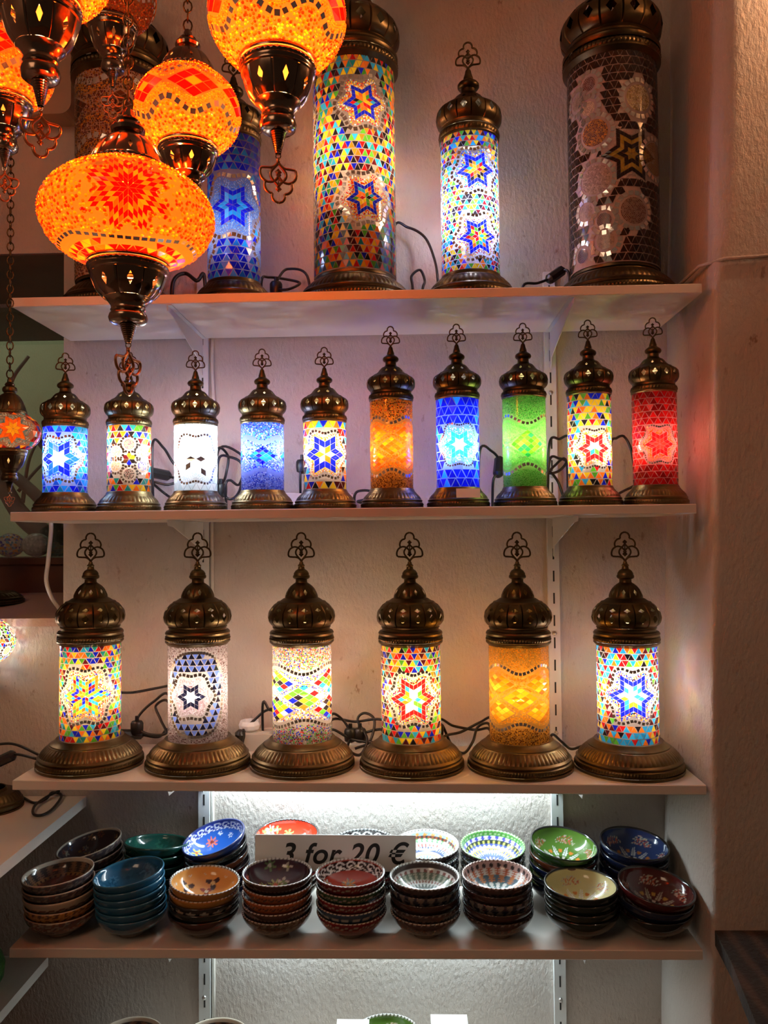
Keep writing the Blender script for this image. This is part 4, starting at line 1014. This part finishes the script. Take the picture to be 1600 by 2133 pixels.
# ------------------------------------------------------------------ bowls
def hsh(x): return (sin(x*127.1)*43758.5453) % 1
CR = (.62, .52, .40); DK = (.035, .022, .018); NV = (.012, .03, .14); DB = (.03, .055, .16); TL = (.015, .10, .19); WHc = (.70, .70, .68)
MAc = (.14, .012, .012); ORc = (.36, .09, .02); GRc = (.035, .10, .025); YEc = (.45, .20, .03); RDc = (.42, .02, .015)
def flower(x, y, cx, cy, R, pc, cc, n=6):
    dx, dy = x-cx, y-cy; d = hypot(dx, dy)
    if d > R: return None
    if d < R*.28: return cc
    a = atan2(dy, dx); return pc if d < R*(.62+.36*cos(n*a)) else None
def multi_flowers(base, items):
    def f(a, t):
        x, y = t*cos(a), t*sin(a)
        for (cx, cy, R, pc, cc, n) in items:
            c = flower(x, y, cx, cy, R, pc, cc, n)
            if c: return c
        return base(a, t) if callable(base) else base
    return f
def scroll(n, t0, t1, fg, bg, rest):
    """running wave border"""
    def f(a, t):
        if t0 < t < t1:
            u = (a*n/(2*pi)) % 1; s_ = (t-t0)/(t1-t0); cx = u-.5; cy = s_-.5
            d = hypot(cx, cy); th = atan2(cy, cx)
            return fg if abs(d-(.10+.055*(th+pi))) < .085 or abs(s_-.12-.1*sin(2*pi*u)) < .07 else bg
        return rest(a, t) if callable(rest) else rest
    return f
def rings(spec):
    """spec: (t_upper, colour a, colour b, repeats, style)"""
    def f(a, t):
        for tu, c1, c2, n, st in spec:
            if t <= tu:
                if not n: return c1
                u = (a*n/(2*pi)) % 1
                if st == 'dot': return c2 if hypot(u-.5, (tu-t)*n/6.3-.35) < .27 else c1
                if st == 'bar': return c2 if u < .5 else c1
                if st == 'zig': return c2 if (tu-t)*12 < abs(u-.5)*2 else c1
                return c2 if abs(u-.5)*2 > .3+.5*sin(t*60)**2 else c1
        return spec[-1][1]
    return f
def garden(seed, base, pal, n=26, lo=.1, hi=.86, rs=(.07, .15)):
    q = random.Random(seed); it = []
    for _ in range(n):
        r_ = q.uniform(lo, hi); a = q.random()*2*pi
        it.append((r_*cos(a), r_*sin(a), q.uniform(*rs), q.choice(pal), q.choice(pal), q.choice([4, 5, 6, 8])))
    return multi_flowers(base, it)
def leaf(base, fg, dots):
    """white palmettes around a dark centre"""
    def f(a, t):
        if t < .20: return tuple(c*.35 for c in base) if int(a*8/pi) % 2 else (.5, .45, .4)
        u = (a*9/(2*pi)) % 1
        if .22 < t < .52:
            s_ = (t-.22)/.30; w_ = .34*(1-s_)*(.55+.45*abs(sin(s_*14)))
            if abs(u-.5) < w_ and abs(u-.5) > .03: return fg
            if hypot((u if u < .5 else u-1)*1.1, (t-.36)*4) < .2: return dots
        if .56 < t < .80:
            u2 = (a*5/(2*pi)) % 1; d = hypot((u2-.5)*3.2*t, (t-.67)*5)
            if d < .55 and int(d*9+a*30) % 3 == 0: return (.5, .10, .05)
            if d < .7 and hsh(int(a*40)*3.1+int(t*50)) > .7: return (.5, .45, .35)
        return base
    return f
INT = {
 'darkfloral': garden(3, (.05, .03, .035), [(.20, .06, .03), (.05, .07, .14), (.22, .12, .05), (.12, .03, .03), (.3, .26, .2)], 60, .05, .95, (.06, .13)),
 'brownfloral': rings([(.55, (.10, .035, .02), (.16, .05, .03), 9, 'x'), (.62, (.25, .13, .05), (.05, .02, .02), 30, 'dot'), (.93, (.05, .035, .03), (.22, .11, .06), 16, 'x'), (1.1, CR, None, 0, '')]),
 'tealrelief': garden(8, TL, [(.04, .17, .28), (.02, .12, .22), (.01, .07, .14)], 40, .1, .9, (.1, .2)),
 'orangetulip': multi_flowers((.75, .34, .09), [(.55*cos(a), .55*sin(a), .20, (.06, .02, .02), (.75, .5, .2), 3) for a in (0.3, 1.5, 2.8, 4.0, 5.2)]+[(.3*cos(a), .3*sin(a), .16, (.28, .05, .02), (.7, .6, .4), 3) for a in (.9, 3.0, 5.0)]+[(.78*cos(a), .78*sin(a), .05, (.75, .68, .58), (.2, .05, .02), 5) for a in (0, .6, 1.2, 1.9, 2.4, 3.2, 3.7, 4.4, 5.0, 5.7)]),
 'purplefloral': garden(15, (.055, .02, .035), [(.55, .38, .08), (.16, .22, .08), (.30, .34, .12), (.6, .15, .1), (.5, .45, .4), (.12, .18, .08)], 34, .1, .85, (.09, .2)),
 'redwave': scroll(17, .70, .96, (.78, .76, .74), (.03, .012, .014), garden(21, (.40, .04, .02), [(.65, .45, .08), (.6, .6, .58), (.05, .05, .05), (.6, .25, .05), (.25, .3, .28)], 16, .1, .6, (.08, .18))),
 'greyrings': rings([(.22, (.5, .5, .48), (.15, .05, .04), 24, 'bar'), (.40, (.08, .10, .09), (.5, .52, .5), 30, 'zig'), (.52, (.6, .6, .58), (.25, .1, .08), 40, 'dot'), (.72, (.10, .13, .09), (.38, .38, .30), 26, 'x'), (.84, (.55, .5, .45), (.2, .07, .06), 26, 'dot'), (1.1, (.06, .04, .035), (.65, .65, .62), 34, 'dot')]),
 'pinkrings': rings([(.25, (.6, .6, .58), (.05, .12, .15), 20, 'x'), (.42, (.65, .65, .62), (.08, .15, .16), 16, 'x'), (.62, (.06, .10, .14), (.45, .16, .06), 14, 'x'), (.80, (.60, .55, .50), (.42, .12, .06), 20, 'x'), (.97, (.45, .27, .24), (.04, .03, .03), 26, 'dot'), (1.1, (.5, .3, .27), None, 0, '')]),
 'creamgarden': leaf((.62, .52, .26), (.72, .70, .66), (.6, .2, .05)),
 'maroonleaf': leaf((.10, .014, .012), (.42, .36, .26), (.5, .28, .05)),
 'greenleaf': leaf((.10, .20, .03), (.72, .72, .68), (.7, .22, .04)),
 'blueleaf': leaf((.025, .045, .14), (.42, .42, .42), (.4, .14, .03)),
 'bluescroll': scroll(20, .74, .98, (.72, .75, .82), (.02, .04, .28), multi_flowers((.02, .10, .42), [(.5, .2, .19, (.75, .16, .07), (.2, .02, .02), 8), (-.45, -.1, .17, (.75, .16, .07), (.2, .02, .02), 8), (.1, -.1, .16, (.55, .62, .10), (.6, .1, .03), 4), (.0, .48, .13, (.02, .01, .02), (.7, .1, .05), 6), (-.15, -.5, .16, (.6, .62, .1), (.6, .1, .03), 5), (.55, -.35, .15, (.6, .6, .1), (.6, .1, .03), 4), (-.4, .4, .08, (.7, .75, .8), (.02, .1, .4), 6), (.4, .52, .08, (.7, .75, .8), (.02, .1, .4), 6), (-.62, .15, .07, (.7, .75, .8), (.02, .1, .4), 6)])),
 'redgarden': garden(33, (.62, .05, .02), [(.75, .6, .1), (.7, .7, .68), (.03, .03, .2), (.05, .05, .05), (.8, .25, .05), (.2, .4, .15)], 26, .15, .9, (.09, .19)),
 'blackwave': scroll(15, .72, .97, (.75, .75, .73), (.02, .014, .014), (.06, .05, .05)),
 'whiterings': rings([(.25, (.1, .2, .4), (.7, .7, .6), 18, 'x'), (.38, (.7, .55, .15), (.7, .7, .68), 34, 'zig'), (.52, (.04, .06, .14), (.5, .6, .7), 44, 'dot'), (.62, (.72, .72, .70), (.5, .1, .08), 36, 'dot'), (.74, (.68, .7, .66), (.1, .3, .1), 30, 'x'), (.85, (.25, .07, .03), (.05, .04, .04), 40, 'dot'), (.94, (.3, .5, .6), (.65, .3, .08), 22, 'x'), (1.1, (.6, .6, .55), (.04, .04, .04), 60, 'dot')]),
 'greenrings': rings([(.25, (.05, .07, .3), (.6, .62, .68), 16, 'x'), (.40, (.08, .12, .45), (.7, .7, .7), 36, 'zig'), (.52, (.5, .42, .1), (.06, .08, .35), 30, 'dot'), (.62, (.7, .7, .7), (.06, .08, .4), 30, 'zig'), (.74, (.03, .04, .03), (.45, .45, .1), 30, 'dot'), (.86, (.66, .66, .68), (.08, .08, .4), 24, 'x'), (.98, (.08, .28, .05), (.35, .5, .25), 40, 'dot'), (1.1, (.08, .25, .06), None, 0, '')]),
 'plaingreen': garden(40, (.008, .06, .045), [(.006, .045, .03), (.015, .09, .06)], 30, .1, .9, (.1, .2)),
}
def dots(bg, fg, n=30, zc=.8, w=.10):
    return lambda a, t: fg if hypot(((a*n/(2*pi)) % 1-.5)*.9, (t-zc)/w*.5) < .32 else bg
def florals(bg, fg, fg2):
    return lambda a, t: (fg if sin(13*a+6*sin(t*9))*sin(t*26+3*cos(7*a)) > .35 else (fg2 if sin(29*a)*sin(t*48+a*3) > .7 else bg))
def festoon(bg, fg, n=24):
    return lambda a, t: fg if abs(t-(.90-.07*abs(sin(n*a/2)))) < .022 else bg
EXT = {
 'darkfloral': florals((.06, .045, .05), (.17, .13, .11), (.13, .05, .04)), 'rustfloral': florals((.11, .04, .03), (.24, .19, .15), (.06, .05, .07)), 'creamfloral': lambda a, t: ((.12, .03, .02) if abs(t-.74-.04*sin(22*a)) < .03 else (.42, .34, .25)),
 'teal': lambda a, t: TL, 'yellow': lambda a, t: YEc, 'yellowdark': florals(YEc, (.10, .04, .01), (.3, .12, .02)), 'black': dots((.014, .010, .009), (.5, .45, .38), 16, .80, .12), 'plainblack': lambda a, t: (.010, .014, .012),
 'brown': lambda a, t: (.055, .022, .018), 'orange': festoon(ORc, (.03, .012, .01), 30), 'olive': florals((.09, .05, .03), (.16, .13, .09), (.04, .03, .02)),
 'red': festoon((.16, .008, .012), (.42, .38, .30)), 'green': festoon((.03, .07, .025), (.42, .38, .30)), 'blue': dots((.03, .065, .12), (.45, .45, .42), 20, .78, .12),
 'brownrings': rings([(.35, (.35, .28, .22), None, 0, ''), (.52, (.05, .035, .035), (.12, .09, .08), 40, 'dot'), (.64, (.16, .12, .11), (.05, .04, .04), 34, 'x'), (.80, (.035, .02, .02), (.10, .06, .05), 28, 'x'), (1.1, (.06, .035, .035), (.24, .21, .20), 34, 'dot')]),
 'navyring': rings([(.6, (.05, .03, .03), (.15, .12, .1), 30, 'x'), (1.1, (.02, .02, .04), (.2, .18, .16), 22, 'x')]),
 'blackgreen': lambda a, t: (.012, .022, .014), 'maroon': lambda a, t: (.075, .008, .008), 'navy': lambda a, t: (.012, .018, .05), 'greenplain': lambda a, t: (.03, .08, .018), 'dgreen': lambda a, t: (.008, .05, .035), 'dblue': lambda a, t: (.010, .022, .10), 'rust': lambda a, t: (.14, .035, .012),
}
def bowl_mesh(inte, exte, rim, crimp, R=.0625, H=.0405):
    m = M(); n = 150; vs = []; cs = []; fs = []
    fi, fe = INT[inte], EXT[exte]; rows = []
    rows.append((.019, 0.0, 'f', 0)); rows.append((.0235, 0, 'f', 0)); rows.append((.0225, .006, 'f', 0))
    for k in range(0, 17):
        a = .36+(1.50-.36)*k/16; rows.append((R*sin(a)/sin(1.50), .006+(H-.006)*(cos(.36)-cos(a))/(cos(.36)-cos(1.50)), 'e', k/16))
    rows.append((R-.0008, H+.0016, 'r', 1)); rows.append((R-.0026, H+.0017, 'r', 1)); rows.append((R-.0038, H, 'r', 1))
    for k in range(33, -1, -1):
        t = k/34; a = 1.48*t; rows.append(((R-.0042)*sin(a)/sin(1.48)+1e-5, .0045+(H-.005)*(1-cos(a))/(1-cos(1.48)), 'i', t))
    for (r, z, kd, t) in rows:
        for i in range(n):
            a = 2*pi*i/n; rr = r; zz = z
            if crimp and kd == 'r': rr *= 1+.010*cos(50*a); zz += .0007*cos(50*a)
            vs.append((rr*sin(a), -rr*cos(a), zz))
            if kd == 'i': c = fi(a, t)
            elif kd == 'e': c = fe(a, t)
            elif kd == 'f': c = (.32, .25, .19)
            else: c = (rim[1] if (len(rim) > 1 and (i % 3 == 0)) else rim[0])
            cs.append((*c, 1))
    for k in range(len(rows)-1):
        for i in range(n):
            j = (i+1) % n; fs.append((k*n+i, k*n+j, (k+1)*n+j, (k+1)*n+i))
    fs.append(tuple(range(n))[::-1])
    m.v = vs; m.c = cs; m.f = fs; m.m = [0]*len(fs)
    return m.mesh('ceramic_bowl', M_ceramic, True)
RIM = {'cream': [CR], 'teal': [(.03, .14, .22)], 'bead': [(.62, .60, .54), (.06, .04, .03)], 'dark': [(.02, .016, .016)], 'white': [(.66, .66, .64), (.3, .28, .26)], 'pink': [(.52, .33, .28), (.1, .05, .04)], 'green': [(.10, .30, .06), (.4, .45, .3)], 'navy': [(.02, .03, .12)], 'dgreen': [(.01, .07, .05)], 'black': [(.02, .02, .02), (.3, .3, .28)]}
ORD = {1: ['bottom'], 2: ['bottom', 'top'], 3: ['bottom', 'middle', 'top'], 4: ['bottom', 'second lowest', 'second highest', 'top'],
       5: ['bottom', 'second lowest', 'middle', 'second highest', 'top'], 6: ['bottom', 'second lowest', 'third lowest', 'third highest', 'second highest', 'top']}
ENAME = {'darkfloral': 'dark floral', 'rustfloral': 'rust floral', 'creamfloral': 'cream vine-patterned', 'teal': 'plain teal', 'yellow': 'ochre yellow', 'yellowdark': 'ochre patterned', 'black': 'black dotted', 'plainblack': 'glossy black', 'brown': 'dark brown', 'orange': 'burnt orange', 'olive': 'brown floral', 'red': 'dark red', 'green': 'dark green', 'blue': 'slate blue dotted', 'brownrings': 'brown ring-patterned', 'navyring': 'blackish ringed', 'blackgreen': 'black-green glazed', 'maroon': 'maroon glazed', 'navy': 'navy glazed', 'greenplain': 'green glazed', 'dgreen': 'deep green', 'dblue': 'dark blue', 'rust': 'rust-red'}
def stack(where, x, y, zb, spec, lean=(0, 0), topt=(0, 0), pitch=.0172, scale=1.0, rot=0):
    """spec bottom to top: (interior, exterior, rim, crimp)"""
    n = len(spec); px, py, pz = x, y, zb+.0005
    for k, (i_, e_, r_, c_) in enumerate(spec):
        me = cached(('bowl', i_, e_, r_, c_), lambda: bowl_mesh(i_, e_, RIM[r_], c_))
        f_ = k/max(1, n-1)
        o = link('ceramic_bowl', me, None, (px+lean[0]*k, py+lean[1]*k, pz+k*pitch*scale), 0)
        o.rotation_mode = 'ZYX'
        tx, ty = topt[0]*f_, topt[1]*f_
        o.rotation_euler = (tx+rnd.uniform(-.012, .012)*(k > 0), ty+rnd.uniform(-.012, .012)*(k > 0), rnd.random()*6.28 if i_ not in ('bluescroll', 'orangetulip') else rot)
        o.scale = (scale, scale, scale)
        tag(o, f'{ENAME[e_]} bowl, {ORD[n][k]} of {where}', 'bowl', 'stacked painted bowls')
z4 = lambda x: zt(4, x)
A_ = lambda i, e, r, c=False: (i, e, r, c)
yf, yb = .060, .186
stack('the cream-rimmed stack at the front left end', .0600, yf, z4(0), [A_('brownfloral', 'rustfloral', 'cream'), A_('brownfloral', 'yellowdark', 'cream'), A_('brownfloral', 'creamfloral', 'cream'), A_('brownfloral', 'darkfloral', 'cream'), A_('brownfloral', 'darkfloral', 'cream')], (-.0007, 0), (.03, -.07), .0165)
stack('the all-teal front stack', .1885, yf, z4(.2), [A_('tealrelief', 'teal', 'teal')]*6, (0, 0), (.03, -.12), .0133)
stack('the orange tulip front stack', .3190, yf, z4(.3), [A_('darkfloral', 'brown', 'dark'), A_('darkfloral', 'plainblack', 'dark'), A_('darkfloral', 'black', 'dark'), A_('orangetulip', 'yellow', 'bead', True), A_('orangetulip', 'yellow', 'bead', True)], (0, 0), (.02, .06), .0130, rot=.2)
stack('the purple-flowered front stack', .4517, yf, z4(.45), [A_('purplefloral', 'olive', 'bead', True), A_('purplefloral', 'brown', 'bead', True), A_('purplefloral', 'orange', 'bead', True), A_('purplefloral', 'orange', 'bead', True), A_('purplefloral', 'brown', 'white', True)], (0, 0), (.02, .02), .0165)
stack('the front stack with white-wave red interior', .5854, yf, z4(.58), [A_('redwave', 'red', 'bead', True), A_('redwave', 'blue', 'bead', True), A_('redwave', 'red', 'bead', True), A_('redwave', 'green', 'bead', True), A_('redwave', 'red', 'white', True)], (-.0004, 0), (.03, 0), .0163)
stack('the front stack with grey ringed interior', .7175, yf, z4(.7), [A_('greyrings', 'brownrings', 'bead', True), A_('greyrings', 'brownrings', 'dark', True), A_('greyrings', 'brown', 'dark', True), A_('greyrings', 'navyring', 'dark', True), A_('greyrings', 'brownrings', 'white', True)], (-.0004, 0), (.02, 0), .0150)
stack('the front stack with pink-rimmed top', .8464, yf, z4(.85), [A_('pinkrings', 'brownrings', 'dark', True), A_('pinkrings', 'brown', 'dark', True), A_('pinkrings', 'navyring', 'dark', True), A_('pinkrings', 'brown', 'dark', True), A_('pinkrings', 'brownrings', 'pink', True)], (-.0004, 0), (.02, 0), .0154)
stack('the front stack with cream flowered interior', .9940, yf, z4(1), [A_('creamgarden', 'blackgreen', 'dark'), A_('creamgarden', 'blackgreen', 'dark'), A_('creamgarden', 'blackgreen', 'dark'), A_('creamgarden', 'plainblack', 'dark')], (-.0006, 0), (.05, .02), .0146, 1.03)
stack('the maroon-topped stack at the front right end', 1.1210, yf, z4(1.1), [A_('maroonleaf', 'plainblack', 'dark'), A_('maroonleaf', 'navy', 'dark'), A_('maroonleaf', 'maroon', 'dark')], (-.0008, 0), (.12, .12), .0200, 1.06)
stack('the dark flowered stack at the back left end', .0700, yb, z4(0), [A_('darkfloral', 'darkfloral', 'cream'), A_('darkfloral', 'darkfloral', 'cream'), A_('darkfloral', 'darkfloral', 'cream'), A_('darkfloral', 'darkfloral', 'cream'), A_('darkfloral', 'darkfloral', 'cream')], (0, 0), (.08, -.20), .0180)
stack('the plain green back stack', .1960, yb, z4(.2), [A_('plaingreen', 'dgreen', 'dgreen')]*5, (-.001, 0), (-.12, .05), .0178)
stack('the blue scroll-bordered back stack', .3205, yb, z4(.3), [A_('darkfloral', 'dblue', 'navy'), A_('darkfloral', 'dblue', 'navy'), A_('darkfloral', 'maroon', 'dark'), A_('darkfloral', 'rust', 'dark'), A_('darkfloral', 'plainblack', 'dark'), A_('bluescroll', 'dblue', 'navy')], (-.0006, 0), (.20, -.22), .0172, 1.0, rot=.3)
stack('the red-flowered stack behind the sign', .4507, yb, z4(.45), [A_('darkfloral', 'olive', 'bead', True), A_('redgarden', 'brown', 'bead', True), A_('redgarden', 'olive', 'bead', True), A_('redgarden', 'brown', 'bead', True), A_('redgarden', 'olive', 'dark', True), A_('redgarden', 'red', 'dark', True)], (0, .0006), (.09, 0), .0180)
stack('the white-wave black stack behind the sign', .5998, yb, z4(.6), [A_('blackwave', 'brown', 'black', True), A_('blackwave', 'red', 'black', True), A_('blackwave', 'brown', 'black', True), A_('blackwave', 'red', 'black', True), A_('blackwave', 'brown', 'black', True)], (0, 0), (.05, 0), .0182)
stack('the white-ringed back stack', .7231, yb, z4(.7), [A_('whiterings', 'navyring', 'black', True), A_('whiterings', 'brownrings', 'black', True), A_('whiterings', 'brownrings', 'black', True), A_('whiterings', 'navyring', 'black', True), A_('whiterings', 'brownrings', 'bead', True)], (0, 0), (.09, 0), .0175)
stack('the green-ringed back stack', .8500, yb, z4(.85), [A_('greenrings', 'brownrings', 'black', True), A_('greenrings', 'navyring', 'black', True), A_('greenrings', 'brownrings', 'black', True), A_('greenrings', 'navyring', 'black', True), A_('greenrings', 'brownrings', 'green', True)], (0, 0), (.10, 0), .0168)
stack('the green leaf-patterned back stack', .9830, yb, z4(1), [A_('greenleaf', 'navy', 'dark'), A_('greenleaf', 'navy', 'dark'), A_('greenleaf', 'dblue', 'dark'), A_('greenleaf', 'rust', 'dark'), A_('greenleaf', 'greenplain', 'dark')], (0, 0), (.16, .09), .0170, 1.04)
stack('the dark blue leaf-patterned back stack', 1.1180, yb, z4(1.1), [A_('blueleaf', 'navy', 'dark')]*5, (0, 0), (.14, .08), .0170, 1.04)
stack('the leftmost cream-rimmed stack on the lowest shelf', .1690, .10, .43, [A_('brownfloral', 'creamfloral', 'cream')]*4, (0, 0), (0, 0), .0205)
stack('the lowest shelf stack by the left upright', .3290, .10, .43, [A_('brownfloral', 'darkfloral', 'cream')]*4, (0, 0), (0, 0), .0205)
stack('the lowest shelf stack between white boxes', .6440, .12, .43, [A_('plaingreen', 'green', 'bead', True)]*3+[A_('greenleaf', 'greenplain', 'bead', True)], (0, 0), (0, 0), .0200)
for x0, x1, zt_, lb in ((.5523, .612, .5540, 'left of the two white display boxes at the bottom edge'), (.7256, .7929, .5640, 'right of the two white display boxes at the bottom edge')):
    r = empty('display_box', (x0, .08, .43), lb, 'box', 'white display boxes')
    w_ = x1-x0; h_ = zt_-.43; m = M(); m.box(.004, w_-.004, .0, .04, .0005, h_-.006); m.build('body', M_card, r)
    m = M(); m.box(0, w_, -.004, .044, h_-.006, h_); m.build('lid', M_card, r)

# ------------------------------------------------------------------ price sign
sg = empty('price_sign', (.5512, .118, .828), 'white card sign reading 3 for 20 euro standing between the bowl stacks', 'sign')
m = M(); m.box(-.1503, .1503, -.0006, .0006, 0, .0655); m.build('card', M_card, sg)
sg.rotation_euler = (math.radians(-3), math.radians(.3), 0)
tc = bpy.data.curves.new('lettering', 'FONT'); tc.body = '3 for 20 \u20ac'; tc.size = .0525; tc.shear = .28; tc.offset = .0009; tc.extrude = .0002; tc.space_character = 1.06
tc.materials.append(M_ink)
to = bpy.data.objects.new('lettering', tc); col.objects.link(to); to.parent = sg; to.location = (-.104, -.0009, .0140); to.rotation_euler = (pi/2, 0, 0)
bpy.context.view_layer.update()
me = bpy.data.meshes.new_from_object(to.evaluated_get(bpy.context.evaluated_depsgraph_get())); me.name = 'lettering'
bpy.data.objects.remove(to); me.materials.clear(); me.materials.append(M_ink)
to = link('lettering', me, sg, (-.104, -.0009, .0140)); to.rotation_euler = (pi/2, 0, 0)

# ------------------------------------------------------------------ rug-covered table at the lower right
rt_ = empty('side_table', (1.196, -.025, 0), 'dark table covered with a brown striped rug at the lower right corner', 'table')
m = M(); P = [(0, 0), (.75, .005), (.75, -.9), (-.16, -.9), (-.047, -.29), (-.012, -.10)]
nP = len(P)
m.add([(x, y, z) for z in (.765, .790) for x, y in P], [tuple(range(nP))[::1], tuple(range(2*nP-1, nP-1, -1))]+[(i, (i+1) % nP, (i+1) % nP+nP, i+nP) for i in range(nP)])
m.build('rug', M_kilim, rt_)
m = M(); m.box(.05, .74, -.85, -.01, .735, .7645); m.build('table_top', M_wood, rt_)
for x, y in ((.10, -.8), (.68, -.8), (.68, -.06), (.42, -.06)):
    m = M(); m.box(x, x+.05, y, y+.045, 0, .7345); m.build('leg', M_wood, rt_)
